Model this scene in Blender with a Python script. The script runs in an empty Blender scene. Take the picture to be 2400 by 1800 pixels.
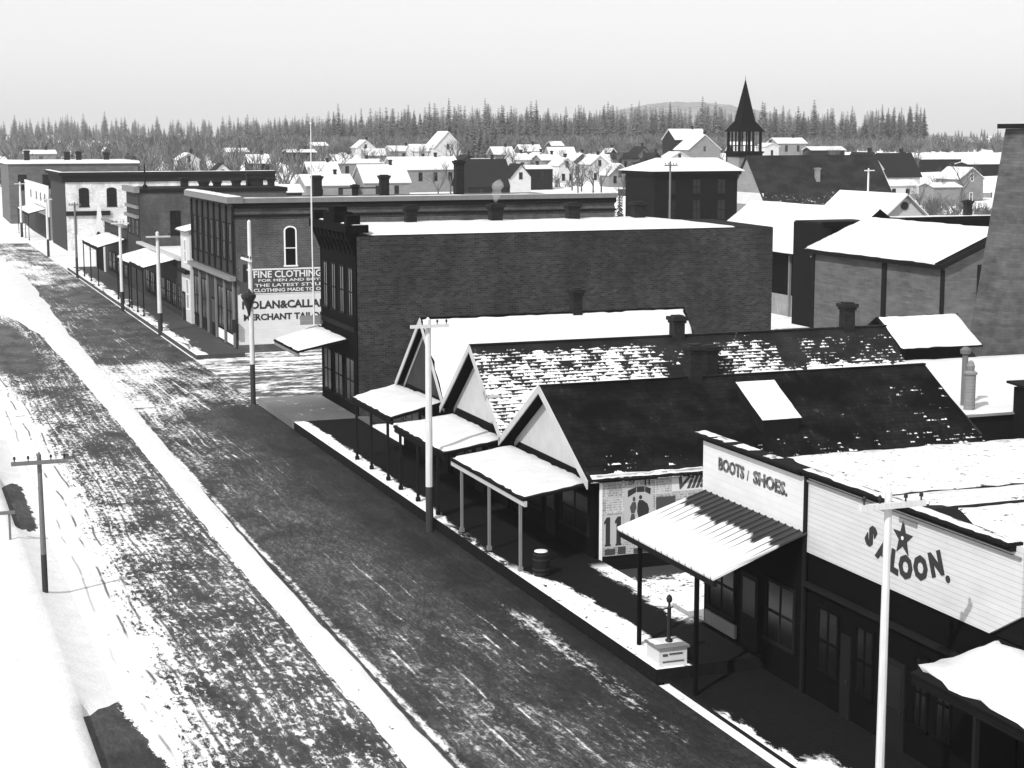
import bpy, math, random
from mathutils import Vector, Matrix, noise as mnoise
random.seed(11)
R = random.Random(5)
C = bpy.context.scene.collection
rad = math.radians
SUN_EL, SUN_DIR = 41.0, (-0.80, -0.60)      # horizontal direction towards the sun

# ------------------------------------------------------------------ shader helpers
NT = None
def up():
    n = NT.nodes.new('ShaderNodeNewGeometry'); s_ = NT.nodes.new('ShaderNodeSeparateXYZ'); NT.links.new(n.outputs['True Normal'], s_.inputs[0])
    return V(s_.outputs[2]).gt(.5)
class V:
    """a socket or number with arithmetic"""
    def __init__(s, x): s.x = x
    def __add__(a, b): return _m('ADD', a, b)
    def __radd__(a, b): return _m('ADD', b, a)
    def __sub__(a, b): return _m('SUBTRACT', a, b)
    def __rsub__(a, b): return _m('SUBTRACT', b, a)
    def __mul__(a, b): return _m('MULTIPLY', a, b)
    def __rmul__(a, b): return _m('MULTIPLY', b, a)
    def __truediv__(a, b): return _m('DIVIDE', a, b)
    def frac(a): return _m('FRACT', a)
    def floor(a): return _m('FLOOR', a)
    def gt(a, b): return _m('GREATER_THAN', a, b)
    def lt(a, b): return _m('LESS_THAN', a, b)
    def max(a, b): return _m('MAXIMUM', a, b)
    def min(a, b): return _m('MINIMUM', a, b)
    def sin(a): return _m('SINE', a)
    def pow(a, b): return _m('POWER', a, b)
    def clamp(a):
        r = _m('ADD', a, 0.0); r.x.node.use_clamp = True; return r
def _plug(sock, v):
    if isinstance(v, V): v = v.x
    if isinstance(v, (int, float)): sock.default_value = v
    else: NT.links.new(v, sock)
def _m(op, a, b=None):
    n = NT.nodes.new('ShaderNodeMath'); n.operation = op
    _plug(n.inputs[0], a)
    if b is not None: _plug(n.inputs[1], b)
    return V(n.outputs[0])
def ss(v, a, b):
    n = NT.nodes.new('ShaderNodeMapRange'); n.interpolation_type = 'SMOOTHSTEP'
    _plug(n.inputs[0], v); _plug(n.inputs[1], a); _plug(n.inputs[2], b)
    return V(n.outputs[0])
def band(v, a, b, w): return ss(v, a-w, a+w) * (1.0 - ss(v, b-w, b+w))
def pos(local=False):
    if local:
        n = NT.nodes.new('ShaderNodeTexCoord'); o = n.outputs['Object']
    else:
        n = NT.nodes.new('ShaderNodeNewGeometry'); o = n.outputs['Position']
    s = NT.nodes.new('ShaderNodeSeparateXYZ'); NT.links.new(o, s.inputs[0])
    return V(s.outputs[0]), V(s.outputs[1]), V(s.outputs[2])
def vec(x, y, z=0.0):
    n = NT.nodes.new('ShaderNodeCombineXYZ')
    for i, q in enumerate((x, y, z)): _plug(n.inputs[i], q)
    return n.outputs[0]
def noi(v, scale=1.0, det=3.0, rough=0.5, dist=0.0):
    n = NT.nodes.new('ShaderNodeTexNoise')
    NT.links.new(v, n.inputs['Vector']); n.inputs['Scale'].default_value = scale
    n.inputs['Detail'].default_value = det; n.inputs['Roughness'].default_value = rough
    n.inputs['Distortion'].default_value = dist
    return V(n.outputs[0])
def mix(f, a, b): return a + (b - a) * f if isinstance(a, V) or isinstance(b, V) else f * (b - a) + a
MATS = {}
def material(name, fn, rough=0.85, bump=0.0, bdist=0.05, spec=0.25):
    global NT
    m = bpy.data.materials.new(name); m.use_nodes = True
    NT = m.node_tree
    b = NT.nodes['Principled BSDF']
    b.inputs['Roughness'].default_value = rough
    b.inputs['Specular IOR Level'].default_value = spec
    r = fn()
    h = None
    if isinstance(r, tuple): r, h = r
    if isinstance(r, (int, float)): b.inputs['Base Color'].default_value = (r, r, r, 1)
    else: NT.links.new(r.x, b.inputs['Base Color'])
    if h is not None and bump:
        n = NT.nodes.new('ShaderNodeBump'); n.inputs['Strength'].default_value = bump
        n.inputs['Distance'].default_value = bdist
        NT.links.new(h.x, n.inputs['Height']); NT.links.new(n.outputs[0], b.inputs['Normal'])
    MATS[name] = m
    return m

def f_snow():
    x, y, z = pos()
    p = vec(x, y, z)
    a = noi(p, 1.3, 4, .6); b = noi(p, 9.0, 3, .6)
    return (0.62 + (a - .5) * .18 + (b - .5) * .08), a * .7 + b * .3
def f_snow_speck():
    x, y, z = pos()
    p = vec(x, y * 1.6, z)
    a = noi(p, 1.7, 5, .75, .6); b = noi(p, 6.0, 3, .6)
    hole = ss(a * .62 + b * .38, .578, .605)
    return mix(hole, 0.66 + (b - .5) * .1, 0.035), a - hole * .5
def f_ground():
    x, y, z = pos()
    p = vec(x, y, z)
    big = noi(p, .02, 5, .6); mid = noi(p, .25, 5, .65); fine = noi(p, 3.0, 4, .7)
    d = ss(big * .3 + mid * .4 + fine * .3, .54, .61)
    return mix(d * .85, 0.80 + (fine - .5) * .08, 0.13 + mid * .12), mid + fine * .4
def f_lot():
    x, y, z = pos()
    p = vec(x, y, z)
    mid = noi(p, .9, 5, .65); fine = noi(p, 5.0, 4, .7)
    d = ss(mid * .55 + fine * .45 + band(y, 50.9, 60., .9) * .28, .535, .585)
    return mix(d, 0.78 + (fine - .5) * .1, 0.035), mid + fine * .4 - d * .3
def f_street():
    x, y, z = pos()
    wob = (noi(vec(x * .12, y * .035), 1.0, 2, .5) - .5) * 2.6
    xr = x + wob
    n1 = noi(vec(x * .7, y * .3), 1.0, 4, .65, .4)
    sp = noi(vec(x * 5.2, y * 2.5), 1.0, 5, .78, .5)
    rut = noi(vec(xr * 5.2, y * .07), 1.0, 4, .65)
    rut2 = noi(vec(xr * 7.0, y * 1.3, 3.0), 1.0, 5, .8)
    grain = noi(vec(x * 13., y * 6., 1.), 1.0, 3, .8)
    n = n1 * .22 + sp * .42 + rut * .22 + rut2 * .14
    wide = noi(vec(x * .22, y * .09, 7.0), 1.0, 3, .6) - .5
    lx = x + wide * 1.6
    bl = (1.0 - ss(lx, 4.6, 8.2)) * .118 - band(lx, 7.4, 10.95, .7) * .022
    bl = bl + band(y, 58., 96., 8.) * (1.0 - ss(x, 6.5, 11.)) * .035
    bl = bl - band(y, 112., 138., 5.) * (1.0 - ss(x, 8.6, 10.)) * .13
    bl = bl + ss(y, 136., 160.) * .16
    left = 1.0 - ss(x, 11.3, 12.2)
    br = -.128 + band(x, 12.1, 12.5, .12) * (1.0 - ss(y, 74., 86.)) * .15 + band(x, 12.3, 13.6, .5) * .05 + band(x, 13.4, 17.2, 1.5) * .034
    br = br + band(y, 35., 48., 3.5) * band(x, 13.2, 18.4, 1.4) * .075 + wide * (.12 + ss(y, 90., 100.) * .14)
    br = br + band(x, 17.9, 18.75, .35) * band(y, 37., 49., 3.) * .13
    br = br + band(y, 92.5, 113., 3.0) * .14
    br = br + band(y, 113., 240., 6.) * .055 + band(y, 72., 93., 6.) * band(x, 11.5, 15.2, 1.6) * .10
    br = br - band(y, 79., 90., 4.) * ss(x, 15.5, 18.) * .1 - ss(x, 18., 19.) * (1.0 - ss(y, 85., 95.)) * .04
    br = br + ss(y, 150., 200.) * .10
    bias = mix(left, br, bl)
    # bare wet patches by the left-hand kerb
    blob = noi(vec(x * 2.2, y * 1.2, 2.), 1.0, 5, .8)
    e = ss(band(x, 3.0, 5.75 - ss(y, 38., 45.) * .5, .4) * band(y, 30., 44.6, 1.2) + (blob - .5) * 1.5, .46, .52)
    e = e.max(ss(band(x, 2.5, 5.1, .4) * band(y, 65., 75., 1.5) + (blob - .5) * 1.3, .5, .6))
    # wheel lines beside the trodden path
    edge = (noi(vec(x * .8, y * .5), 1., 4, .7) - .5) * .2
    l1 = band(x + edge, 10.93, 11.05, .03) * (1.0 - ss(y, 84., 100.))
    l2 = band(x + edge, 12.15, 12.30, .03) * (1.0 - ss(y, 84., 100.))
    # lines of the plank crossings at the intersection
    yc = y + edge * 3. - x * .02
    crack = (band(yc, 93.0, 93.5, .15) + band(yc, 114.3, 115.0, .2)) * ss(noi(vec(x * .5, y * .2), 1., 3, .6), .42, .5)
    w2 = (x + (noi(vec(x * .05, y * .06, 5.), 1., 3, .6) - .5) * 1.5 + edge * .3) / .62
    rn = noi(vec(y * .22 + w2.floor() * 7.7, w2.floor() * 3.1), 1., 2, .65)
    line = band(w2.frac(), .30, .42, .05)
    ruts = line * ss(rn, .47, .55) * ss(x, 5.2, 6.4) * left
    lites = line * ss(rn + wide * .2, .48, .62) * (1.0 - left) * band(x, 13., 17.5, .8)
    bias = bias + lites * .09
    s = ss(n + bias + wide * .10, .485, .535 + (1.0 - left) * .06)
    s = s * (1.0 - e) * (1.0 - l1.max(l2)) * (1.0 - ruts * .9) * (1.0 - crack * .85)
    mud = .011 + ss(grain * .55 + sp * .45, .36, .70) * .07 + lites * .04 + band(x, 12.8, 16.5, 1.2) * ss(grain * .5 + rut2 * .5, .46, .62) * .05 + ss(rut2, .48, .66) * .05 + ss(y, 100., 190.) * .03 + left * .02
    mud = mud * (.35 + ss(n1, .3, .7) * .95) * (1.0 - e * .5)
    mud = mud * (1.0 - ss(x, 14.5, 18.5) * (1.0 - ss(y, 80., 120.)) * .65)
    return mix(s, mud, .74 + (grain - .5) * .2 - (1.0 - s) * .2), s * .6 + rut * .4 + grain * .3
def f_cross():
    x, y, z = pos()
    a = noi(vec(x * .25, y * .9), 1.0, 5, .7, .5); b = noi(vec(x * 1.6, y * 2.2), 1., 4, .7)
    s = ss(a * .6 + b * .4 + band(y, 106., 113.5, 2.) * .04, .475, .575)
    return mix(s, .05 + b * .05, .78), s * .6 + b * .4
def f_walk():
    x, y, z = pos()
    e = noi(vec(x * 2.2, y * 1.0), 1., 5, .75, .5); f = noi(vec(x * 5., y * 3.), 1., 4, .7)
    g = noi(vec(x * .3, y * .13, 4.), 1., 3, .6)
    edge = 20.02 + band(y, 40., 50., 1.5) * .42 - band(y, 50.5, 62., 2.) * .28 + (e - .5) * .9 + (g - .5) * .8
    s = 1.0 - ss(x, edge - .07, edge + .07)
    s = s * (1.0 - ss(f * .6 + e * .4, .57, .62))
    s = s.max(ss(x + (e - .5) * 1.6, 22.0, 22.25) * band(y, 44.3, 51.2, .5) * (1.0 - ss(f, .58, .63)))
    s = s * (1.0 - band(y, 52., 59., .7) * ss(e, .40, .52))
    pl = (y / .21).frac().lt(.1)
    return mix(s * up(), (.004 + f * .010) * (1.0 - pl * .6), .80), s * .7 - pl * .3
def f_nearwalk():
    x, y, z = pos()
    e = noi(vec(x * 2.2, y * 1.0), 1., 5, .75, .5); f = noi(vec(x * 5., y * 3.), 1., 4, .7)
    s = (1.0 - ss(x + (e - .5) * .9, 19.93, 20.02)) * (1.0 - ss(y + (e - .5) * 3., 37.2, 37.8))
    s = s.max((1.0 - ss(x + (e - .5) * 1.6, 20.7, 20.9)) * (1.0 - ss(y + (f - .5) * 2., 33.4, 34.)))
    pl = (y / .21).frac().lt(.1)
    return mix(s * up(), (.004 + f * .010) * (1.0 - pl * .6), .80), s * .7 - pl * .3
def f_farwalk():
    x, y, z = pos()
    e = noi(vec(x * 1.2, y * .25), 1., 5, .7, .5); f = noi(vec(x * 4., y * 1.), 1., 4, .7)
    s = ss(e * .7 + f * .3 - ss(x, 19.8, 21.4) * .25, .40, .48)
    return mix(s * up(), .03 + f * .03, .78), s * .6
def f_platform():
    x, y, z = pos()
    e = noi(vec(x * .8, y * .8), 1., 5, .7, .5); f = noi(vec(x * 6., y * 2.), 1., 4, .7)
    s = ss(e * .6 + f * .4, .58, .66)
    pl = (y / .24).frac().lt(.1)
    return mix(s * up(), (.07 + e * .08 + ss(y, 87., 92.) * .08) * (1.0 - pl * .5), .7), s * .4 - pl * .4
def brick(base, var, mort, rows=.085, wpatch=.5):
    def fn():
        x, y, z = pos()
        n = NT.nodes.new('ShaderNodeTexBrick')
        NT.links.new(vec(x + y, z), n.inputs['Vector'])
        n.inputs['Scale'].default_value = 1.0
        n.inputs['Brick Width'].default_value = rows * 2.8; n.inputs['Row Height'].default_value = rows
        n.inputs['Mortar Size'].default_value = rows * .1
        n.inputs['Color1'].default_value = (base * (1 - var),) * 3 + (1,)
        n.inputs['Color2'].default_value = (base * (1 + var),) * 3 + (1,)
        n.inputs['Mortar'].default_value = (mort,) * 3 + (1,)
        bw = NT.nodes.new('ShaderNodeRGBToBW'); NT.links.new(n.outputs[0], bw.inputs[0])
        st = noi(vec((x + y) * .5, z * 5.0), 1., 4, .7); bl = noi(vec((x + y) * .22, z * .3), 1., 4, .6)
        sp = noi(vec((x + y) * 3.5, z * 6.0, 2.), 1., 3, .7)
        dk = noi(vec((x + y) * .35, z * .16, 8.), 1., 4, .65)
        c = V(bw.outputs[0]) * (.35 + st * .75 + bl * wpatch + ss(sp, .56, .75) * .9) * (.62 + ss(dk, .34, .56) * .42)
        return c, V(bw.outputs[0]) * 4. + st
    return fn
def boards(base, pitch=.16, dark=.5, grime=.25, vertical=False):
    def fn():
        x, y, z = pos()
        u = ((x + y) if vertical else z) / pitch
        fr = u.frac(); row = u.floor()
        ln = (1.0 - ss(fr, .0, .16))
        al = (x + y)
        if vertical: g = noi(vec(row * 3.7, z * .6, 1.), 1., 4, .65)
        else: g = noi(vec(al * .5, row * 3.7, 1.), 1., 4, .65)
        bl = noi(vec(al * .6, z * .9, 5.), 1., 5, .65)
        c = base * (1.0 - ln * dark) * (1.0 + (g - .5) * grime * 1.6 + (bl - .5) * grime * 1.6)
        return c, fr - ln
    return fn
def f_shingle(base, snowb, streak=1.0):
    def fn():
        x, y, z = pos()
        v = z / .115
        row = v.floor(); fr = v.frac()
        tab = noi(vec(x * 5.5, row * 7.31, y * .0), 1., 1, .4)
        a = noi(vec(x * 1.3, z * 2.4, 3.), 1., 5, .72, .3)
        b = noi(vec(x * 1.9, row * 3.17, 9.), 1., 4, .72)
        s = ss(a * .45 + b * .55 + snowb(x, y, z) - fr * .12 * streak + .05, .50, .54)
        ln = 1.0 - ss(fr, 0., .22)
        wear = noi(vec(x * .35, z * .8, 6.), 1., 4, .7); fl = ss(noi(vec(x * 4.2, row * 5.13, 2.), 1., 2, .8), .60, .74)
        c = base * (.35 + tab * 1.1) * (1.0 - ln * .7) * (.5 + ss(wear, .4, .62) * 1.6) + fl * ss(wear, .46, .6) * .035
        return mix(s, c, .78 + (a - .5) * .1), s * .9 + fr * .5
    return fn
def f_metal():
    x, y, z = pos()
    u = (y - (x - 19.7) * .1 - 37.95) / .37
    rib = u.floor()
    a = noi(vec(rib * 3.71, x * .15), 1., 2, .6); b = noi(vec(x * 2.2, y * 4.5), 1., 4, .7)
    fr = u.frac()
    groove = (1.0 - ss(fr, .08, .17)) * ss(noi(vec(rib * 9.13, 2.), 1., 0, .5), .34, .58) * 8.0
    s = ss(21.7 - x + (a - .5) * 1.5 + (b - .5) * .5 - groove, -.05, .08)
    return mix(s, .022 + b * .025, .66), s
def wood(base, var=.5, ax='z'):
    def fn():
        x, y, z = pos(True)
        g = noi(vec(x * 22., y * 22., z * 1.3), 1., 4, .65); h = noi(vec(x, y, z), 1.4, 4, .6)
        return base * (1.0 + (g - .5) * var * 1.6 + (h - .5) * var), g
    return fn
def f_poster():
    x, y, z = pos()
    cx_, cz_ = (x / .62), (z / .52)
    seam = (cx_.frac().lt(.06)).max(cz_.frac().lt(.07))
    t = noi(vec(cx_.floor() * 5.3, cz_.floor() * 3.1), 1., 0, .5)
    txt = (z / .085).frac().gt(.42) * ss(noi(vec(x * 14., (z / .085).floor() * 3.3), 1., 2, .6), .44, .52)
    gr = noi(vec(x * 2., z * 2.), 1., 5, .7)
    c = .40 + (t - .5) * .30 + (gr - .5) * .22 - txt * (.12 + t * .12) + seam * .12
    return c
def f_bark():
    x, y, z = pos(True)
    return .05 + noi(vec(x * 3., y * 3., z * .7), 2., 3, .6) * .06
def f_foliage():
    x, y, z = pos(True)
    n = noi(vec(x, y, z), 1.1, 4, .7)
    oi = NT.nodes.new('ShaderNodeObjectInfo')
    return (.055 + ss(n, .38, .7) * .09) * (.7 + V(oi.outputs['Random']) * .7)
def f_scrub():
    x, y, z = pos()
    n = noi(vec(x, y, z), .25, 4, .7)
    return .05 + ss(n, .42, .6) * .13

material('snow', f_snow, .75, .5, .12)
def f_path():
    x, y, z = pos()
    a = noi(vec(x * 1.1, y * .7), 1., 4, .6); b = noi(vec(x * 7., y * 5.), 1., 3, .6); c = noi(vec(x * 2.4, y * 1.3, 4.), 1., 2, .5)
    return mix(ss(c * .7 + b * .3, .665, .69), .63 + (a - .5) * .2 + (b - .5) * .08, .06), a * .5 + b * .5
material('path_snow', f_path, .8, .5, .06)
material('snow_specked', f_snow_speck, .8, .5, .08)
material('ground_snow', f_ground, .85, .4, .2)
material('lot_snow', f_lot, .85, .5, .12)
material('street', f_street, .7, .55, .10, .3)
material('cross_street', f_cross, .8, .5, .1)
material('walk', f_walk, .85, .4, .04, .05)
material('near_walk', f_nearwalk, .85, .4, .04, .05)
material('far_walk', f_farwalk, .8, .3, .04)
material('platform', f_platform, .8, .4, .03)
material('brick_dark', brick(.026, .5, .05, .115), .9, .25, .01)
material('brick_mid', brick(.055, .25, .12), .9, .25, .01)
material('brick_light', brick(.066, .22, .13, .12), .9, .25, .01)
material('brick_white', brick(.60, .1, .5, .12), .9, .2, .01)
material('chimney_brick', brick(.010, .5, .015), .9, .25, .01)
material('white_boards', boards(.52, .135, .3, .2), .6, .3, .01)
material('white_paint', wood(.74, .12), .6)
material('sign_white', boards(.58, .2, .12, .16), .65, .15, .006)
material('grey_boards', boards(.20, .14, .45, .4), .8, .35, .012)
material('barn_boards', boards(.105, .15, .4, .8), .85, .35, .012)
material('tower_shingle', boards(.085, .17, .3, 1.1), .85, .35, .012)
material('fence_boards', boards(.24, .22, .5, .6, True), .85, .35, .012)
material('dark_boards', boards(.007, .15, .6, .6), .85, .3, .01, .06)
material('dark_vertical', boards(.022, .26, .7, .7, True), .8, .3, .02)
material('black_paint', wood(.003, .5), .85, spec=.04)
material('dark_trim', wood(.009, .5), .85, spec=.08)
material('grey_trim', wood(.16, .4), .7)
material('pale_wood', wood(.40, .3), .7, .2, .01)
material('pole_white', wood(.54, .4), .7)
material('pole_dark', wood(.03, .5), .8)
material('pole_grey', wood(.13, .4), .8)
material('glass', lambda: .006, .2, spec=.3)
material('pale_glass', lambda: .012, .3, spec=.2)
material('shingle_dark', f_shingle(.006, lambda x, y, z: -.14 + (1.0 - ss(z, 3.5, 4.6)) * .055 + ss(x, 34., 38.) * .03 - ss(z, 5.5, 5.8) * .2), .85, .5, .02, .06)
material('shingle_snow', f_shingle(.008, lambda x, y, z: .012 + (1.0 - ss(z, 4.6, 6.1)) * .04 - ss(z, 6.15, 6.45) * .14
         - band(x, 30.3, 33.0, .5) * .12 - ss(x, 34.6, 36.0) * .045 - ss(x, 37.5, 38.4) * .03 - band(x, 36.0, 37.0, .25) * .15 + band(z, 4.55, 5.2, .12) * ss(x, 35., 36.) * .11 - (1.0 - ss(z, 4.35, 4.7)) * ss(x, 35., 36.5) * .3), .8, .5, .02)
material('church_shingle', f_shingle(.008, lambda x, y, z: -.22 + (1.0 - ss(z, 6.3, 8.5)) * .13), .8, .4, .02)
material('roof_dark', wood(.01, .5), .85, spec=.1)
material('metal_awning', f_metal, .55, .3, .03)
material('poster', f_poster, .8)
material('poster_paper', lambda: .42, .8)
material('ink', lambda: .026, .8)
material('ink_worn', lambda: (lambda p_: .045 + ss(noi(vec(p_[0], p_[1] * 7., p_[2] * 7.), 1., 4, .7), .45, .65) * .16)(pos()), .8)
material('ink_grey', lambda: .06, .8)
material('letter_white', lambda: .62, .8)
material('sign_dark', lambda: .05, .8)
material('bark', f_bark, .9)
material('foliage', f_foliage, .9)
material('scrub', f_scrub, .9)
material('hill_wood', lambda: (lambda p_: .10 + ss(noi(vec(p_[0] * .03, p_[1] * .012, p_[2] * .03), 1., 5, .75), .4, .62) * .16)(pos()), .9)
material('twig', lambda: .085, .9)
material('iron', wood(.015, .4), .5)

# ------------------------------------------------------------------ mesh helpers
LOC = {}
class MB:
    def __init__(s): s.v = []; s.f = []; s.m = []
    def poly(s, pts, m=0):
        i = len(s.v); s.v += [tuple(p) for p in pts]; s.f.append(tuple(range(i, i+len(pts)))); s.m.append(m); return s
    def box(s, x0, x1, y0, y1, z0, z1, m=0):
        if x0 > x1: x0, x1 = x1, x0
        if y0 > y1: y0, y1 = y1, y0
        if z0 > z1: z0, z1 = z1, z0
        i = len(s.v)
        s.v += [(x0,y0,z0),(x1,y0,z0),(x1,y1,z0),(x0,y1,z0),(x0,y0,z1),(x1,y0,z1),(x1,y1,z1),(x0,y1,z1)]
        s.f += [tuple(i+k for k in q) for q in ((0,3,2,1),(4,5,6,7),(0,1,5,4),(1,2,6,5),(2,3,7,6),(3,0,4,7))]
        s.m += [m]*6; return s
    def hexa(s, lo, hi, m=0):
        """solid between two polygons (same count, counter-clockwise from above)"""
        n = len(lo); i = len(s.v); s.v += [tuple(p) for p in lo] + [tuple(p) for p in hi]
        s.f.append(tuple(i+k for k in reversed(range(n)))); s.f.append(tuple(i+n+k for k in range(n)))
        for k in range(n): s.f.append((i+k, i+(k+1) % n, i+n+(k+1) % n, i+n+k))
        s.m += [m]*(n+2); return s
    def slab(s, quad, t, m=0, under=None):
        q = [Vector(p) for p in quad]
        n = (q[1]-q[0]).cross(q[3]-q[0]).normalized()
        if n.z < 0: q.reverse(); n = -n
        i = len(s.m); s.hexa([p - n*t for p in q], q, m)
        if under is not None: s.m[i] = under
        return s
    def tube(s, p0, p1, r0, r1=None, n=8, m=0):
        r1 = r0 if r1 is None else r1
        p0, p1 = Vector(p0), Vector(p1); d = (p1-p0).normalized()
        a = d.orthogonal().normalized(); b = d.cross(a); i = len(s.v)
        for p, r in ((p0, r0), (p1, r1)):
            for k in range(n):
                t = 2*math.pi*k/n; s.v.append(tuple(p + (a*math.cos(t) + b*math.sin(t))*r))
        for k in range(n): s.f.append((i+k, i+(k+1) % n, i+n+(k+1) % n, i+n+k))
        s.f.append(tuple(i+k for k in reversed(range(n)))); s.f.append(tuple(i+n+k for k in range(n)))
        s.m += [m]*(n+2); return s
    def lathe(s, base, prof, n=10, m=0):
        for (r0, z0), (r1, z1) in zip(prof, prof[1:]):
            s.tube((base[0], base[1], base[2]+z0), (base[0], base[1], base[2]+z1), max(r0, .002), max(r1, .002), n, m)
        return s
    def gable_x(s, x0, x1, y0, y1, yr, zb, ze, zr, m=0, ze2=None):
        """prism with its ridge along x"""
        ze2 = ze if ze2 is None else ze2
        p = [(y0, zb), (y1, zb), (y1, ze2), (yr, zr), (y0, ze)]
        a = [(x0, y, z) for y, z in p]; b = [(x1, y, z) for y, z in p]
        i = len(s.v); s.v += a + b; n = 5
        s.f.append(tuple(i+k for k in reversed(range(n)))); s.f.append(tuple(i+n+k for k in range(n)))
        for k in range(n): s.f.append((i+k, i+(k+1) % n, i+n+(k+1) % n, i+n+k))
        s.m += [m]*(n+2); return s
    def gable_y(s, y0, y1, x0, x1, xr, zb, ze, zr, m=0):
        p = [(x0, zb), (x1, zb), (x1, ze), (xr, zr), (x0, ze)]
        a = [(x, y0, z) for x, z in p]; b = [(x, y1, z) for x, z in p]
        i = len(s.v); s.v += a + b; n = 5
        s.f.append(tuple(i+k for k in range(n))); s.f.append(tuple(i+n+k for k in reversed(range(n))))
        for k in range(n): s.f.append((i+k, i+n+k, i+n+(k+1) % n, i+(k+1) % n))
        s.m += [m]*(n+2); return s
    def build(s, name, mats, parent=None, smooth=False):
        if isinstance(mats, str): mats = [mats]
        me = bpy.data.meshes.new(name)
        off = LOC.get(parent.name, (0, 0, 0)) if parent else (0, 0, 0)
        me.from_pydata([(a-off[0], b-off[1], c-off[2]) for a, b, c in s.v], [], s.f)
        for q in mats: me.materials.append(MATS[q])
        me.polygons.foreach_set('material_index', s.m)
        if smooth: me.polygons.foreach_set('use_smooth', [True]*len(s.f))
        me.update()
        o = bpy.data.objects.new(name, me); C.objects.link(o)
        if parent: o.parent = parent; LOC[o.name] = off
        return o
def tag(o, label, cat, group=None, kind=None):
    if label: o['label'] = label
    if cat: o['category'] = cat
    if group: o['group'] = group
    if kind: o['kind'] = kind
    return o
def thing(name, label, cat, loc, group=None):
    o = bpy.data.objects.new(name, None); C.objects.link(o)
    o.location = loc; o.empty_display_size = .3
    LOC[o.name] = tuple(loc)
    return tag(o, label, cat, group)
def struct(name, mb, mats, smooth=False):
    o = mb.build(name, mats, None, smooth); o['kind'] = 'structure'; return o
def dup(root, loc, label=None, rot=None, scale=None):
    def cp(o, par):
        c = o.copy(); C.objects.link(c)
        if par: c.parent = par
        for ch in o.children: cp(ch, c)
        return c
    r = cp(root, None); r.location = loc
    if rot is not None: r.rotation_euler = (0, 0, rot)
    if scale: r.scale = scale
    if label: r['label'] = label
    return r

def snow_mb(quad, t=.10, n=22, m=10, jit=.10, seed=0, mb=None, holes=None):
    """soft snow blanket on a quad a-b-c-d; ragged thin rim"""
    a, b, c, d = [Vector(p) for p in quad]
    mb = mb or MB()
    nrm = (b-a).cross(d-a).normalized()
    if nrm.z < 0: nrm = -nrm
    i0 = len(mb.v)
    lu = max((b-a).length, (c-d).length); lv = max((d-a).length, (c-b).length)
    for j in range(m+1):
        for i in range(n+1):
            u, v = i/n, j/m
            # rim vertices come close together
            u2 = u if i not in (1, n-1) else (.12/lu if i == 1 else 1-.12/lu)
            v2 = v if j not in (1, m-1) else (.12/lv if j == 1 else 1-.12/lv)
            ju = jv = 0
            p0 = a.lerp(b, u).lerp(d.lerp(c, u), v)
            w1 = mnoise.noise(p0*1.7 + Vector((seed, 0, 0))); w2 = mnoise.noise(p0*4.1 + Vector((0, seed, 5)))
            k = (abs(w1)*.7 + abs(w2)*.5)*jit*2
            if i <= 1: u2 += k/lu
            if i >= n-1: u2 -= k/lu
            if j <= 1: v2 += k/lv
            if j >= m-1: v2 -= k/lv
            p = a.lerp(b, u2).lerp(d.lerp(c, u2), v2)
            edge = i in (0, n) or j in (0, m)
            h = .006 if edge else t*(.8 + .5*mnoise.noise(p*.9 + Vector((3, seed, 1))))
            mb.v.append(tuple(p + nrm*h))
    for j in range(m):
        for i in range(n):
            q = i0 + j*(n+1) + i
            mb.f.append((q, q+1, q+n+2, q+n+1)); mb.m.append(0)
    return mb
def snow(quad, parent, t=.10, jit=.10, seed=0, n=22, m=10, mat='snow'):
    a, b, c, d = [Vector(p) for p in quad]
    if (b-a).cross(d-a).z < 0: quad = [quad[0], quad[3], quad[2], quad[1]]; n, m = m, n
    return snow_mb(quad, t, n, m, jit, seed).build('snow', mat, parent, True)

def text(s, size, parent, mat, origin, face, bold=.0, shear=0., width=None, rot=0., name='lettering', sx=1., depth=.012):
    cu = bpy.data.curves.new(name, 'FONT'); cu.body = s; cu.size = size; cu.offset = bold; cu.shear = shear
    cu.extrude = depth; cu.align_x = 'CENTER'; cu.align_y = 'CENTER'; cu.resolution_u = 2
    tmp = bpy.data.objects.new('tmp', cu); C.objects.link(tmp)
    bpy.context.view_layer.update()
    me = bpy.data.meshes.new_from_object(tmp.evaluated_get(bpy.context.evaluated_depsgraph_get()))
    bpy.data.objects.remove(tmp); bpy.data.curves.remove(cu)
    w = max(v.co.x for v in me.vertices) - min(v.co.x for v in me.vertices)
    k = (width/w if width else 1.)*sx
    ca, sa = math.cos(rot), math.sin(rot)
    off = LOC.get(parent.name, (0, 0, 0))
    for v in me.vertices:
        x, y, z = v.co.x*k, v.co.y, v.co.z
        x, y = x*ca - y*sa, x*sa + y*ca
        if face == '-x': p = (-z, -x, y)
        else: p = (x, -z, y)
        v.co = (origin[0]+p[0]-off[0], origin[1]+p[1]-off[1], origin[2]+p[2]-off[2])
    me.materials.append(MATS[mat])
    o = bpy.data.objects.new(name, me); C.objects.link(o); o.parent = parent
    return o

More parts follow.
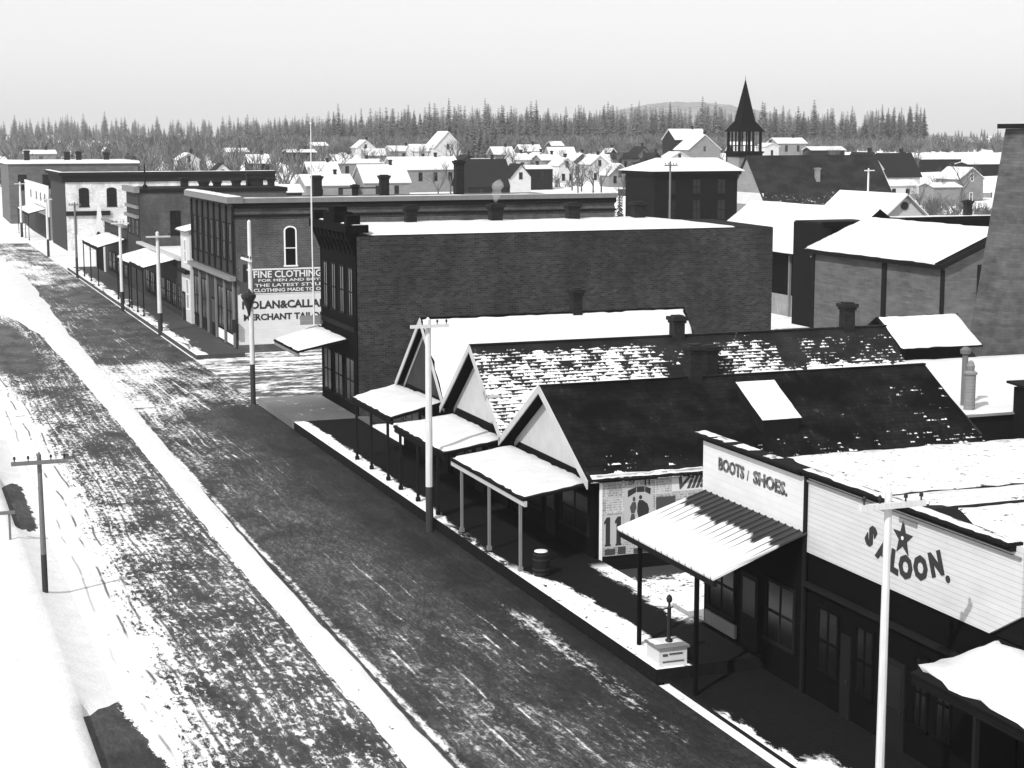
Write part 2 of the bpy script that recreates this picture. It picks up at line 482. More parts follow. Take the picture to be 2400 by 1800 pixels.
def window(parent, face, at, u0, u1, z0, z1, frame='grey_trim', pane='glass', fw=.09, bars=1, arch=0., proud=.05, cross=1):
    """face '-x': plane x=at, u is y.  face '-y': plane y=at, u is x"""
    def bx(mb, a0, a1, d0, d1, c0, c1):
        if face == '-x': mb.box(at-d1, at-d0, a0, a1, c0, c1)
        else: mb.box(a0, a1, at-d1, at-d0, c0, c1)
    def P(u, d, z): return (at-d, u, z) if face == '-x' else (u, at-d, z)
    f = MB()
    bx(f, u0, u0+fw, .003, proud, z0+fw, z1-fw); bx(f, u1-fw, u1, .003, proud, z0+fw, z1-fw)
    bx(f, u0-.05, u1+.05, .003, proud+.03, z0, z0+fw); 
    if arch:
        n = 8; um = (u0+u1)/2; hw = (u1-u0)/2
        for k in range(n):
            a0, a1 = math.pi*k/n, math.pi*(k+1)/n
            o = [P(um+math.cos(t)*hw*g, .003, z1-fw+math.sin(t)*arch*g2) for t, g, g2 in ((a0,1,1),(a1,1,1))]
            i_ = [P(um+math.cos(t)*(hw-fw), .003, z1-fw+math.sin(t)*(arch-fw)) for t in (a1, a0)]
            lo = o + i_
            hi = [P(*((q[1], proud, q[2]) if face == '-x' else (q[0], proud, q[2]))) for q in lo]
            f.hexa(lo, hi)
    else: bx(f, u0, u1, .003, proud, z1-fw, z1)
    if bars:
        um = (u0+u1)/2; bx(f, um-.02, um+.02, .012, proud-.012, z0+fw, z1-fw)
    if cross:
        zm = (z0+z1)/2; bx(f, u0+fw, u1-fw, .014, proud-.008, zm-.03, zm+.03)
    fo = f.build('window', frame, parent)
    g = MB(); bx(g, u0+fw, u1-fw, .004, .014, z0+fw, z1-fw)
    if arch:
        n = 8; um = (u0+u1)/2; hw = (u1-u0)/2-fw
        pts = [P(um+math.cos(math.pi*k/n)*hw, .012, z1-fw+math.sin(math.pi*k/n)*(arch-fw)) for k in range(n+1)]
        g.poly(pts)
    g.build('pane', pane, fo)
    return fo
def door(parent, face, at, u0, u1, z0, z1, mat='dark_trim', glass=True):
    def bx(mb, a0, a1, d0, d1, c0, c1):
        if face == '-x': mb.box(at-d1, at-d0, a0, a1, c0, c1)
        else: mb.box(a0, a1, at-d1, at-d0, c0, c1)
    d = MB(); bx(d, u0, u1, .003, .06, z0, z1)
    o = d.build('door', mat, parent)
    if glass:
        g = MB(); bx(g, u0+.14, u1-.14, .062, .07, z0+1.0, z1-.15); g.build('pane', 'pale_glass', o)
    k = MB(); bx(k, u0+.06, u0+.11, .062, .11, z0+.98, z0+1.03); k.build('handle', 'iron', o)
    return o
def chimney(parent, x, y, z0, z1, w=.5, mat='chimney_brick', cap=True, d=None):
    d = d or w
    m = MB().box(x-w/2, x+w/2, y-d/2, y+d/2, z0, z1-.34)
    if cap:
        m.box(x-w/2-.05, x+w/2+.05, y-d/2-.05, y+d/2+.05, z1-.34, z1-.22)
        m.box(x-w/2-.11, x+w/2+.11, y-d/2-.11, y+d/2+.11, z1-.22, z1-.06)
    m.box(x-w/2+.04, x+w/2-.04, y-d/2+.04, y+d/2-.04, z1-.34 if not cap else z1-.06, z1)
    return m.build('chimney', mat, parent)
def awning(parent, quad, t=.07, posts=(), deck=.45, mat='dark_boards', snow_t=.09, jit=.1, seed=0, trim=None, pmat='dark_trim', pw=.05, braces=False, inset=.03):
    """quad: front-near, front-far, back-far, back-near"""
    m = MB().slab(quad, t)
    a = m.build('awning', mat, parent)
    q = [Vector(p) for p in quad]
    e = MB()
    fz = q[0].z
    e.box(q[0].x+.05, q[0].x+.15, q[0].y, q[1].y, fz-t-.19, fz-t-.005)
    e.build('beam', trim or mat, a)
    for y in posts:
        p = MB().box(q[0].x+.1-pw, q[0].x+.1+pw, y-pw, y+pw, deck+.002, fz-t-.195)
        p.box(q[0].x+.1-pw-.03, q[0].x+.1+pw+.03, y-pw-.03, y+pw+.03, deck+.002, deck+.16)
        if braces:
            p.slab([(q[0].x+.08, y+pw, fz-t-.75), (q[0].x+.13, y+pw, fz-t-.75), (q[0].x+.13, y+.5, fz-t-.2), (q[0].x+.08, y+.5, fz-t-.2)], .06)
        p.build('post', pmat, a)
    if snow_t:
        c = sum(q, Vector())/4
        sq = [p + (c-p)*inset for p in q]
        snow([tuple(p) for p in sq], a, snow_t, jit, seed)
    return a
def store_gable(name, label, x0, x1, y0, y1, yr, zb, ze, zr, wall, roofm, front=.55, rt=.10, over=.35, rake='pale_wood', soffit='black_paint', snowcover=None, ze2=None):
    t = thing(name, label, 'store', (x0, (y0+y1)/2, zb))
    MB().gable_x(x0, x1, y0, y1, yr, zb, ze, zr, 0, ze2).build('wall', wall, t)
    def sl(ya, za, yb, zb_):   # eave -> ridge plane, overhanging
        d = Vector((0, ya-yb, za-zb_)).normalized()
        e = Vector((0, ya, za)) + d*over
        return e.y, e.z
    ey, ez = sl(y0, ze, yr, zr); fy, fz = sl(y1, ze if ze2 is None else ze2, yr, zr)
    lift = .12
    near = [(x0-front, ey, ez+lift), (x1+.25, ey, ez+lift), (x1+.25, yr, zr+lift), (x0-front, yr, zr+lift)]
    far = [(x0-front, fy, fz+lift), (x1+.25, fy, fz+lift), (x1+.25, yr, zr+lift+.003), (x0-front, yr, zr+lift+.003)]
    r = MB().slab(near, rt, 0, 1).slab(far, rt, 0, 1)
    r.box(x0-front-.01, x1+.26, yr-.09, yr+.09, zr+lift-.02, zr+lift+.045)
    ro = r.build('roof', [roofm, soffit], t)
    b1 = MB().hexa([(x0-front-.05, ey, ez+lift-.26), (x0-front-.003, ey, ez+lift-.26), (x0-front-.003, yr-.005, zr+lift-.26), (x0-front-.05, yr-.005, zr+lift-.26)],
                   [(x0-front-.05, ey, ez+lift+.03), (x0-front-.003, ey, ez+lift+.03), (x0-front-.003, yr-.005, zr+lift+.03), (x0-front-.05, yr-.005, zr+lift+.03)])
    b1.build('rake_board', rake, ro)
    b2 = MB().hexa([(x0-front-.05, yr+.005, zr+lift-.26), (x0-front-.003, yr+.005, zr+lift-.26), (x0-front-.003, fy, fz+lift-.26), (x0-front-.05, fy, fz+lift-.26)],
                   [(x0-front-.05, yr+.005, zr+lift+.03), (x0-front-.003, yr+.005, zr+lift+.03), (x0-front-.003, fy, fz+lift+.03), (x0-front-.05, fy, fz+lift+.03)])
    b2.build('rake_board', rake, ro)
    # pale frieze boards on the gable under the far slope
    hh = ze if ze2 is None else ze2
    MB().hexa([(x0-.045, yr+.1, zr-.42), (x0-.004, yr+.1, zr-.42), (x0-.004, y1, hh-.36), (x0-.045, y1, hh-.36)],
              [(x0-.045, yr+.1, zr-.22), (x0-.004, yr+.1, zr-.22), (x0-.004, y1, hh-.16), (x0-.045, y1, hh-.16)]).build('frieze', rake, t)
    if snowcover:
        snow(near, ro, snowcover, .12, 3, 40, 12)
    return t, ro, near

def terrain(x, y):
    d = math.hypot(x, y); t = min(1, max(0, (d-260)/340.))
    return 9.5*t*t*(3-2*t)
# ------------------------------------------------------------------ ground, road, paths
g = MB()
rs = [0, 30, 60, 90, 120, 160, 200, 240, 280, 320, 360, 400, 440, 480, 520, 560, 600, 700, 850, 1000, 1300, 1800, 2600, 4000, 7000, 12000]
A0, A1, NA = rad(-60), rad(86), 60
for r in rs:
    for k in range(NA+1):
        a = A0 + (A1-A0)*k/NA; x, y = math.sin(a)*r, math.cos(a)*r - 40
        z = terrain(x, y) if r > 200 else 0
        if 250 < r: z += mnoise.noise(Vector((x*.008, y*.008, 0)))*min(1, (r-250)/200)*1.1
        g.v.append((x, y, z-.02))
for i in range(len(rs)-1):
    for k in range(NA):
        q = i*(NA+1)+k; g.f.append((q, q+NA+1, q+NA+2, q+1)); g.m.append(0)
struct('ground', g, 'ground_snow', True)
m = MB()
ys = [12, 40, 80, 120, 160, 200, 240, 300, 360]
for a, b in zip(ys, ys[1:]): m.poly([(-2, a, .004), (19.4, a, .004), (19.4, b, .004), (-2, b, .004)])
struct('road', m, 'street')
m = MB().poly([(19.4, 92.6, .004), (75, 92.6, .004), (75, 115.0, .004), (19.4, 115.0, .004)])
struct('cross_road', m, 'cross_street')
m = MB().poly([(19.4, 196.5, .006), (60, 196.5, .006), (60, 228, .006), (19.4, 228, .006)])
struct('far_cross_road', m, 'snow')
m = MB().poly([(22.72, 44.2, .012), (34, 44.2, .012), (34, 60, .012), (22.72, 60, .012)])
struct('lot_ground', m, 'lot_snow')
# snow-trodden path down the street
m = MB(); edgeL, edgeR = [], []
prof = [(14, 11.14, 12.16), (60, 11.16, 12.14), (90, 11.2, 12.6), (110, 11.15, 12.85), (130, 11.0, 13.1), (142, 10.1, 13.3), (150, 8.9, 13.5), (165, 6.5, 13.9), (186, 3.5, 14.3), (220, 0, 14.0), (300, -2, 14.5)]
yy = 14.
rows = []
while yy < 300:
    for (a, l0, r0), (b, l1, r1) in zip(prof, prof[1:]):
        if a <= yy <= b:
            f = (yy-a)/(b-a); l, r_ = l0+(l1-l0)*f, r0+(r1-r0)*f
    j1 = mnoise.noise(Vector((1, yy*.9, 0)))*.05 + mnoise.noise(Vector((1, yy*.21, 4)))*.07; j2 = mnoise.noise(Vector((5, yy*.9, 0)))*.05 + mnoise.noise(Vector((7, yy*.21, 4)))*.07
    if yy > 120: j1 *= 4; j2 *= 4
    rows.append((yy, l+j1, r_+j2)); yy += .5 if yy < 120 else 2.
for yv, l, r_ in rows:
    h = .022 + mnoise.noise(Vector((0, yv*.6, 9)))*.006
    m.v += [(l, yv, .006), (l+.05, yv, h*.85), ((l+r_)/2, yv, h+.006), (r_-.05, yv, h*.85), (r_, yv, .006)]
for i in range(len(rows)-1):
    for k in range(4):
        q = i*5+k; m.f.append((q, q+1, q+6, q+5)); m.m.append(0)
struct('path', m, 'path_snow', True)
# plank walks along the right side
DECK = .45
struct('sidewalk', MB().box(19.35, 22.72, 40.3, 83.6, .05, DECK).box(19.38, 19.6, 40.32, 83.6, -.1, .05), 'walk')
struct('corner_sidewalk', MB().box(19.35, 23.4, 83.602, 92.2, .05, DECK).box(23.4, 50, 91.45, 92.2, .05, .3), 'platform')
struct('near_sidewalk', MB().box(19.75, 22.72, 20, 40.29, -.1, .1), 'near_walk')
struct('far_sidewalk', MB().box(19.55, 22.9, 113.2, 196., -.1, .3), 'far_walk')

# ------------------------------------------------------------------ left-hand sidewalk
struct('left_sidewalk', MB().box(-4, 4.1, 14, 91, -.1, .26), 'dark_boards')
sb = MB(); xs = [-4, -2, 0, 2, 3, 3.8, 4.16, 4.26, 4.45, 4.7, 5.0, 5.3]; ny = 150
for k in range(ny+1):
    y = 14 + k*.48
    bare = max(max(0, min(1, (44.2-y)/.8)) if y > 30 else 1, max(0, min(1, (y-64.5)/1.2))*max(0, min(1, (75.6-y)/1.2)))
    for x in xs:
        w_ = mnoise.noise(Vector((x*.9, y*.7, 3)))*.02
        if x <= 4.16: z = .30 + w_
        else:
            f = (x-4.16)/(1.14*(1-bare)+.10*bare); z = (.30+w_)*max(0, 1-f)**1.5 - .012*(f > 1)
        sb.v.append((x, y, z))
for k in range(ny):
    for q in range(len(xs)-1):
        a = k*len(xs)+q; sb.f.append((a, a+1, a+len(xs)+1, a+len(xs))); sb.m.append(0)
struct('left_sidewalk_snow', sb, 'snow', True)
t = thing('hitching_post', 'short dark hitching post in the snow by the left pole', 'post', (3.85, 63.0, .26))
MB().box(3.81, 3.89, 62.96, 63.04, .26, 1.25).build('post', 'pole_grey', t)
MB().box(3.5, 4.05, 62.93, 63.07, 1.25, 1.36).build('cap', 'pole_grey', t)

# ------------------------------------------------------------------ poles
def pole(label, x, y, h, r=.14, dark=1.7, arms=((-.35, 1.4, 'x'),), upper='pole_white', lean=(0, 0), loc_z=0, z_top=.09):
    t = thing('telegraph_pole', label, 'pole', (x, y, loc_z), 'telegraph poles along the street')
    lx, ly = lean
    a = Vector((x, y, loc_z)); b = Vector((x+lx, y+ly, loc_z+h)); md = a.lerp(b, dark/h if dark else 0)
    if dark: MB().tube(a - Vector((0, 0, .3)), md, r, r*.98, 10).build('pole_base', 'pole_dark', t, False)
    MB().tube(md, b, r*.97, r*.72, 10).tube(b, b+Vector((0, 0, .1)), r*.7, .02, 10).build('shaft', upper, t)
    for dz, ln, ax in arms:
        p = a.lerp(b, (h+dz)/h)
        c = MB()
        if ax == 'x': c.box(p.x-ln/2, p.x+ln/2, p.y-r-.11, p.y-r-.0, p.z-.06, p.z+.06)
        else: c.box(p.x-r-.11, p.x-r, p.y-ln/2, p.y+ln/2, p.z-.06, p.z+.06)
        ao = c.build('crossarm', upper, t)
        for k in (-.44, -.2, .2, .44):
            q = (p.x+k*ln, p.y-r-.055, p.z) if ax == 'x' else (p.x-r-.055, p.y+k*ln, p.z)
            MB().lathe((q[0], q[1], q[2]+.06), [(.018, 0), (.018, .07), (.045, .08), (.04, .15), (.015, .18)], 7).build('insulator', 'iron', ao)
    return t
pole('tall pale pole nearest the camera, in front of the saloon sign', 19.1, 28.9, 7.75, .105, 0, ((-.25, 1.55, 'x'),), 'pole_white')
pole('white pole with dark foot standing before the small snow covered awnings', 19.08, 59.9, 8.15, .15, 1.75, ((-.22, 1.5, 'x'),))
p2 = pole('tallest white pole, carrying a street lamp, at the corner of the cross street', 19.15, 92.7, 10.3, .15, 2.3, ((-2.1, 2.6, 'y'),))
MB().box(18.8, 19.02, 93.0, 94.0, 6.9, 7.9).build('lamp_box', 'iron', p2)
MB().lathe((19.0, 92.6, 5.05), [(.05, 0), (.1, .3), (.28, .8), (.42, 1.05), (.42, 1.2), (.2, 1.3), (.05, 1.5)], 12).build('lamp_hood', 'iron', p2)
MB().tube((19.15, 92.7, 6.65), (19.0, 92.6, 6.5), .03, .03, 6).build('bracket', 'iron', p2)
pole('pale pole before the near double awning beyond the cross street', 19.5, 128.3, 7.8, .19, 1.7, ((-.3, 1.8, 'x'),))
pole('grey pole between the two far awnings', 19.2, 147.3, 7.8, .16, 1.7, ((-.2, 1.5, 'x'),), 'pole_white')
pole('slim grey pole before the white two storey building', 19.35, 184., 8., .14, 2.2, ((-.2, 1.3, 'x'),), 'pole_grey')
pole('pale pole at the far street crossing', 19.5, 218., 7.4, .17, 2.2, ((-.2, 1.4, 'x'),), 'pole_white')
pole('pale pole before the farthest white store', 19.7, 262., 8.2, .2, 2.2, ((-.2, 1.6, 'x'),), 'pole_white')
pole('dark pole with long crossarm on the left side of the street', 4.42, 55.5, 4.95, .10, 1.55, ((-.22, 1.75, 'x'),), 'pole_grey', (-.1, -1.0))
pole('thin pole standing in the yard behind the large brick block', 67.9, 113.2, 6.1, .12, 0, ((-.35, 1.9, 'x'), (-2.5, 1.5, 'x')), 'pole_grey')
pole('thin pole in front of the dark hip roofed house', 68., 140., 12.6, .12, 0, ((-.3, 1.3, 'x'),), 'pole_grey')
pole('short pale pole against the dark church roof', 112., 176., 11.0, .15, 0, ((-.2, 1.4, 'x'),), 'pole_white')

# ------------------------------------------------------------------ saloon
XF = 22.7
t = thing('saloon', 'white boarded saloon false front with a black star and painted letters', 'store', (XF, 33.6, 0))
MB().gable_x(XF+.05, 36.5, 29.05, 38.12, 33.6, 0, 5.15, 5.95).build('wall', 'dark_boards', t)
ff = MB()
def front_poly(pts, x0, x1):   # (y,z) polygon -> slab facing -x
    return [(x0, y, z) for y, z in pts], [(x1, y, z) for y, z in pts]
lo, hi = front_poly([(38.1, 4.02), (38.1, 6.2), (29.05, 6.2), (29.05, 4.68), (30.12, 4.02)], XF-.06, XF+.04)
ff.hexa(hi, lo); fo = ff.build('sign_front', 'white_boards', t)
MB().box(XF-.30, XF+.12, 29.3, 38.14, 6.2, 6.27).box(XF-.2, XF-.06, 29.3, 38.12, 6.08, 6.2).build('cornice', 'dark_trim', fo)
snow([(XF-.30, 29.3, 6.272), (XF+.12, 29.3, 6.272), (XF+.12, 38.1, 6.272), (XF-.3, 38.1, 6.272)], fo, .07, .09, 17, 5, 46)
MB().box(XF-.12, XF-.062, 29.1, 38.1, 5.93, 5.99).build('moulding', 'grey_trim', fo)
MB().box(XF-.14, XF-.062, 38.02, 38.13, .1, 6.08).build('corner_board', 'dark_trim', t)
for ch, y, z, a in (('S', 34.97, 5.12, -.62), ('A', 34.40, 4.86, -.33), ('L', 33.9, 4.72, -.12), ('O', 33.42, 4.70, .02), ('O', 32.8, 4.83, .12), ('N', 32.18, 5.08, .38), ('.', 31.78, 5.03, .4)):
    text(ch, .74, fo, 'ink', (XF-.075, y, z), '-x', .042, 0, None, a, sx=.9)
st = MB(); pts = []
for k in range(10):
    r_ = .46 if k % 2 == 0 else .185; a = math.pi/2 + k*math.pi/5
    pts.append((33.57 - math.cos(a)*r_*.92, 5.40 + math.sin(a)*r_))
for k in range(10):
    p, q = pts[k], pts[(k+1) % 10]
    st.hexa([(XF-.065, 33.57, 5.4), (XF-.065, *p), (XF-.065, *q)], [(XF-.085, 33.57, 5.4), (XF-.085, *p), (XF-.085, *q)])
so = st.build('star', 'ink', fo)
MB().tube((XF-.084, 33.57, 5.41), (XF-.094, 33.57, 5.41), .05, .05, 12).build('star_centre', 'letter_white', so)
MB().box(XF-.085, XF-.065, 33.0, 33.75, 6.0-.22, 6.0-.05).build('name_board', 'grey_boards', fo)
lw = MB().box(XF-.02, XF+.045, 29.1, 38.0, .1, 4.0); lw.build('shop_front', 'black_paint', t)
MB().box(XF-.16, XF-.025, 29.2, 38.0, 3.1, 3.22).build('moulding', 'dark_trim', t)
for y0, y1 in ((36.35, 37.45), (34.7, 35.6), (32.35, 33.0), (31.4, 32.1)):
    window(t, '-x', XF-.02, y0, y1, .9, 2.75, 'black_paint', 'glass', .08)
door(t, '-x', XF-.02, 33.3, 34.3, .1, 2.3, 'dark_trim'); door(t, '-x', XF-.02, 35.75, 36.2, .1, 2.3, 'dark_trim', False)
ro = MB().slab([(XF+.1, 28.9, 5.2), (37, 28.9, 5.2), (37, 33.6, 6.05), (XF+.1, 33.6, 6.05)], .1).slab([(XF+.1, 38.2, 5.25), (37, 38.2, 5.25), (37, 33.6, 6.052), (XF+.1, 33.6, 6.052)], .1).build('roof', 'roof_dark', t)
snow([(23.3, 28.9, 5.2), (37, 28.9, 5.2), (37, 33.55, 6.045), (24.0, 33.55, 6.045)], ro, .09, .2, 21, 40, 14, 'snow_specked')  # snow starts short: bare dark roof stands in for the parapet's shadow
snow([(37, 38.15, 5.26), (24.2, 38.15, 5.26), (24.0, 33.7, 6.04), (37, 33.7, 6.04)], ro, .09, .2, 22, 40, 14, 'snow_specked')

# ------------------------------------------------------------------ boots and shoes store
t = thing('shoe_store', 'pale false front store lettered boots and shoes with a ribbed metal awning', 'store', (XF, 41.1, 0))
MB().box(XF+.05, 36, 38.22, 44.0, 0, 5.1).build('wall', 'dark_boards', t)
lo, hi = front_poly([(44.12, 4.5), (44.12, 6.17), (38.2, 6.17), (38.2, 4.5)], XF-.06, XF+.04)
fo = MB().hexa(hi, lo).build('sign_front', 'sign_white', t)
MB().box(XF-.34, XF+.15, 38.16, 44.3, 6.17, 6.25).box(XF-.2, XF-.06, 38.2, 44.12, 6.05, 6.17).build('cornice', 'dark_trim', fo)
for k, (a, b) in enumerate(((43.2, 44.28), (42.3, 43.1), (40.9, 41.9), (39.6, 40.2))):
    snow([(XF-.34, a, 6.252), (XF+.15, a, 6.252), (XF+.15, b, 6.252), (XF-.34, b, 6.252)], fo, .07, .1, 31+k, 5, 9)
text('BOOTS', .5, fo, 'ink_worn', (XF-.075, 42.33, 5.47), '-x', .016, width=1.55)
text('/', .44, fo, 'ink_worn', (XF-.075, 41.32, 5.44), '-x', -.004)
text('SHOES.', .5, fo, 'ink_worn', (XF-.075, 40.05, 5.47), '-x', .016, width=1.9)
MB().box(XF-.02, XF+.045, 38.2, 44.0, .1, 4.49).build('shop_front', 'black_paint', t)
door(t, '-x', XF-.02, 40.6, 41.6, .45, 2.65, 'dark_trim')
for y0, y1 in ((42.0, 43.7), (38.6, 40.2)): window(t, '-x', XF-.02, y0, y1, 1.0, 2.8, 'dark_trim', 'glass', .08)
MB().box(XF-.1, XF-.025, 41.9, 43.8, .5, .9).build('bulkhead', 'grey_trim', t)
ro = MB().slab([(XF+.1, 38.25, 5.27), (36.6, 38.25, 5.27), (36.6, 44.5, 5.22), (XF+.1, 44.5, 5.22)], .1).build('roof', 'roof_dark', t)
snow([(24.3, 38.35, 5.275), (36.6, 38.35, 5.275), (36.6, 44.45, 5.225), (25.6, 44.45, 5.225)], ro, .08, .2, 25, 40, 16, 'snow_specked')  # same dark strip left bare as parapet shade
aw = [(19.75, 37.85, 3.6), (19.75, 43.95, 3.6), (22.62, 43.95, 4.52), (22.62, 38.15, 4.52)]
am = MB().slab(aw, .06); ao = am.build('awning', 'metal_awning', t)
sm = MB()
for k in range(17):
    y = 37.95 + k*.37
    p0, p1 = Vector((19.73, y, 3.604)), Vector((22.6, y*.985+.62, 4.516))
    sm.slab([p0+Vector((0, -.02, .05)), p0+Vector((0, .02, .05)), p1+Vector((0, .02, .05)), p1+Vector((0, -.02, .05))], .055)
sm.build('seam', 'metal_awning', ao)
MB().box(19.8, 19.92, 37.9, 43.9, 3.36, 3.53).build('beam', 'dark_trim', ao)
for y, zb in ((42.55, DECK), (38.95, .1)):
    MB().box(19.81, 19.91, y-.055, y+.055, zb+.002, 3.355).build('post', 'black_paint', ao)
br = MB()
for k in range(9):
    a = math.pi/2*k/8
    for dy in (-.035, .035):
        for dr in (0, .07): br.v.append((22.6 - (1.1+dr)*(1-math.cos(a)), 43.88+dy, 2.55 + (1.05+dr)*math.sin(a)))
for k in range(8):
    q = k*4
    for a, b in ((0, 1), (1, 3), (3, 2), (2, 0)): br.f.append((q+a, q+b, q+4+b, q+4+a)); br.m.append(0)
br.f += [(0, 2, 3, 1), (32, 33, 35, 34)]; br.m += [0, 0]
br.build('bracket', 'black_paint', ao)

# ------------------------------------------------------------------ neighbour awning at the right edge
t = thing('corner_store', 'dark fronted store at the lower right whose awning is deep in snow', 'store', (XF, 24.5, 0))
MB().box(XF+.02, 34, 19, 29.0, 0, 5.2).build('wall', 'dark_boards', t)
MB().box(XF-.03, XF+.015, 19, 28.98, .1, 3.3).build('shop_front', 'black_paint', t)
for y0, y1 in ((27.2, 28.3), (25.3, 26.6)): window(t, '-x', XF-.03, y0, y1, .8, 2.5, 'dark_trim', 'glass', .08)
awning(t, [(20.35, 20, 3.5), (20.35, 29.75, 3.5), (22.64, 29.75, 4.0), (22.64, 20, 4.0)], .08, (22.5, 27.5), .1, 'dark_boards', .16, .22, 41, inset=.0)

# ------------------------------------------------------------------ pump on the sidewalk end
t = thing('water_pump', 'slim black post with ball top on a white boarded box at the walk end', 'pump', (19.95, 40.85, DECK))
MB().box(19.5, 20.35, 40.45, 41.25, DECK+.002, DECK+.5).build('box', 'sign_white', t)
MB().box(19.44, 20.41, 40.39, 41.31, DECK+.5, DECK+.56).build('lid', 'grey_boards', t)
snow([(19.46, 40.7, DECK+.562), (20.39, 40.7, DECK+.562), (20.39, 41.29, DECK+.562), (19.46, 41.29, DECK+.562)], t, .05, .06, 51, 8, 6)
MB().lathe((19.98, 40.85, DECK+.56), [(.12, 0), (.1, .08), (.055, .12), (.055, .9), (.06, 1.0), (.035, 1.04), (.03, 1.12), (.075, 1.17), (.085, 1.25), (.06, 1.33), (.0, 1.38)], 10).build('post', 'iron', t)
MB().tube((19.6, 40.85, DECK+1.5), (20.1, 40.85, DECK+1.56), .022, .022, 6).build('arm', 'iron', t)
MB().box(19.6, 19.75, 40.43, 40.448, DECK+.30, DECK+.36).box(19.8, 20.2, 40.43, 40.448, DECK+.33, DECK+.37).box(19.6, 20.25, 40.43, 40.448, DECK+.12, DECK+.15).build('lettering', 'ink_grey', t)
def barrel(label, x, y, z, r=.29, h=.82):
    t = thing('barrel', label, 'barrel', (x, y, z))
    MB().lathe((x, y, z+.002), [(r*.82, 0), (r*.95, h*.2), (r, h*.5), (r*.95, h*.8), (r*.82, h)], 14).build('staves', 'dark_trim', t)
    for k in (.1, .3, .7, .9):
        hb = MB(); hb.lathe((x, y, z+h*k-.025), [(r*(.86+.16*math.sin(math.pi*k)), 0), (r*(.86+.16*math.sin(math.pi*k)), .05)], 14); hb.build('hoop', 'iron', t)
    MB().lathe((x, y, z+h+.003), [(r*.8, 0), (r*.74, .03), (r*.4, .05), (.0, .055)], 14).build('snow', 'snow', t)
    return t
barrel('snow topped barrel beside the corner post of the nearest white awning', 20.05, 50.75, DECK)

# ------------------------------------------------------------------ three gabled stores
t3, r3, _ = store_gable('gabled_store', 'dark bare shingled gable store with circus posters on its side wall', 22.7, 38.4, 52.0, 60.2, 56.25, 0, 3.35, 5.85, 'dark_boards', 'shingle_dark', .55, .1, .35, 'pale_wood', ze2=3.35)
MB().poly([(22.66, 52.1, 3.3), (22.66, 56.25, 5.72), (22.66, 60.1, 3.3)]).build('gable_panel', 'pale_wood', t3)
MB().box(22.64, 22.655, 54.2, 54.5, 3.75, 3.95).build('vent', 'ink_grey', t3)
po = MB().box(22.72, 29.6, 51.955, 51.995, .55, 3.2).build('poster_wall', 'poster', t3)
MB().box(22.70, 22.80, 51.94, 51.99, .3, 3.3).build('corner_board', 'white_paint', t3)
snow([(22.3, 51.72, 3.34), (38, 51.72, 3.34), (38, 51.95, 3.48), (22.3, 51.95, 3.48)], r3, .05, .05, 61, 120, 4)
yP = 51.955
def flat(parent, name, mat, polys, d=.004):
    mb = MB()
    for pts in polys: mb.hexa([(x, yP-.0005, z) for x, z in pts], [(x, yP-d, z) for x, z in pts])
    return mb.build(name, mat, parent)
def ell(cx, cz, rx, rz, n=12, a0=0, a1=2*math.pi): return [(cx+math.cos(a0+(a1-a0)*k/n)*rx, cz+math.sin(a0+(a1-a0)*k/n)*rz) for k in range(n)]
def rect(x0, x1, z0, z1): return [(x0, z0), (x1, z0), (x1, z1), (x0, z1)]
flat(po, 'poster_sheet', 'poster_paper', [rect(23.62, 24.75, 1.0, 2.98)], .002)
flat(po, 'poster_banner', 'ink', [[(23.76, 2.58), (24.08, 2.74), (24.08, 2.93), (23.76, 2.82)], [(24.1, 2.74), (24.4, 2.73), (24.4, 2.92), (24.1, 2.93)], [(24.42, 2.73), (24.62, 2.62), (24.64, 2.84), (24.42, 2.92)]], .006)
flat(po, 'poster_figure', 'ink_grey', [ell(24.0, 2.5, .055, .09), [(23.94, 2.4), (24.06, 2.4), (24.1, 2.2), (24.02, 2.0), (23.9, 2.0), (23.84, 2.22)], [(23.9, 1.98), (24.02, 1.98), (24.14, 1.2), (23.74, 1.2)]], .006)
flat(po, 'poster_figure', 'ink', [ell(24.25, 2.55, .06, .075), [(24.2, 2.46), (24.34, 2.44), (24.52, 2.3), (24.58, 2.1), (24.54, 1.85), (24.4, 1.72), (24.2, 1.76), (24.12, 2.05), (24.14, 2.34)], [(24.16, 1.2), (24.26, 1.2), (24.28, 1.7), (24.18, 1.7)], [(24.34, 1.2), (24.45, 1.2), (24.44, 1.7), (24.34, 1.7)]], .007)
flat(po, 'poster_sheet', 'poster_paper', [rect(22.85, 23.6, .85, 2.0)], .002)
for x in (22.93, 23.34):
    flat(po, 'numeral', 'ink', [[(x-.03, .9), (x+.2, .9), (x+.2, .97), (x+.17, .97), (x+.17, 1.93), (x+.04, 1.93), (x-.06, 1.78), (x-.06, 1.68), (x, 1.72), (x, .97), (x-.03, .97)]], .006)
text('OF', .2, po, 'ink_grey', (23.9, yP-.005, 3.08), '-y', .004, depth=.002)
text('11', .3, po, 'ink', (24.5, yP-.005, 3.06), '-y', .01, depth=.002)
flat(po, 'poster_sheet', 'letter_white', [rect(25.45, 26.95, 2.66, 3.18)], .002)
text('Villa', .62, po, 'ink_grey', (26.2, yP-.006, 2.93), '-y', .02, .35, 1.2, depth=.002)
flat(po, 'poster_sheet', 'ink_grey', [rect(24.85, 25.6, 1.6, 2.5), rect(25.7, 26.4, 1.5, 2.3)], .003)
flat(po, 'poster_sheet', 'sign_dark', [rect(22.9, 23.3, .58, .8), rect(23.4, 23.7, .58, .85), rect(24.0, 25.0, .56, .74), rect(25.3, 27.2, .56, 1.0)], .003)
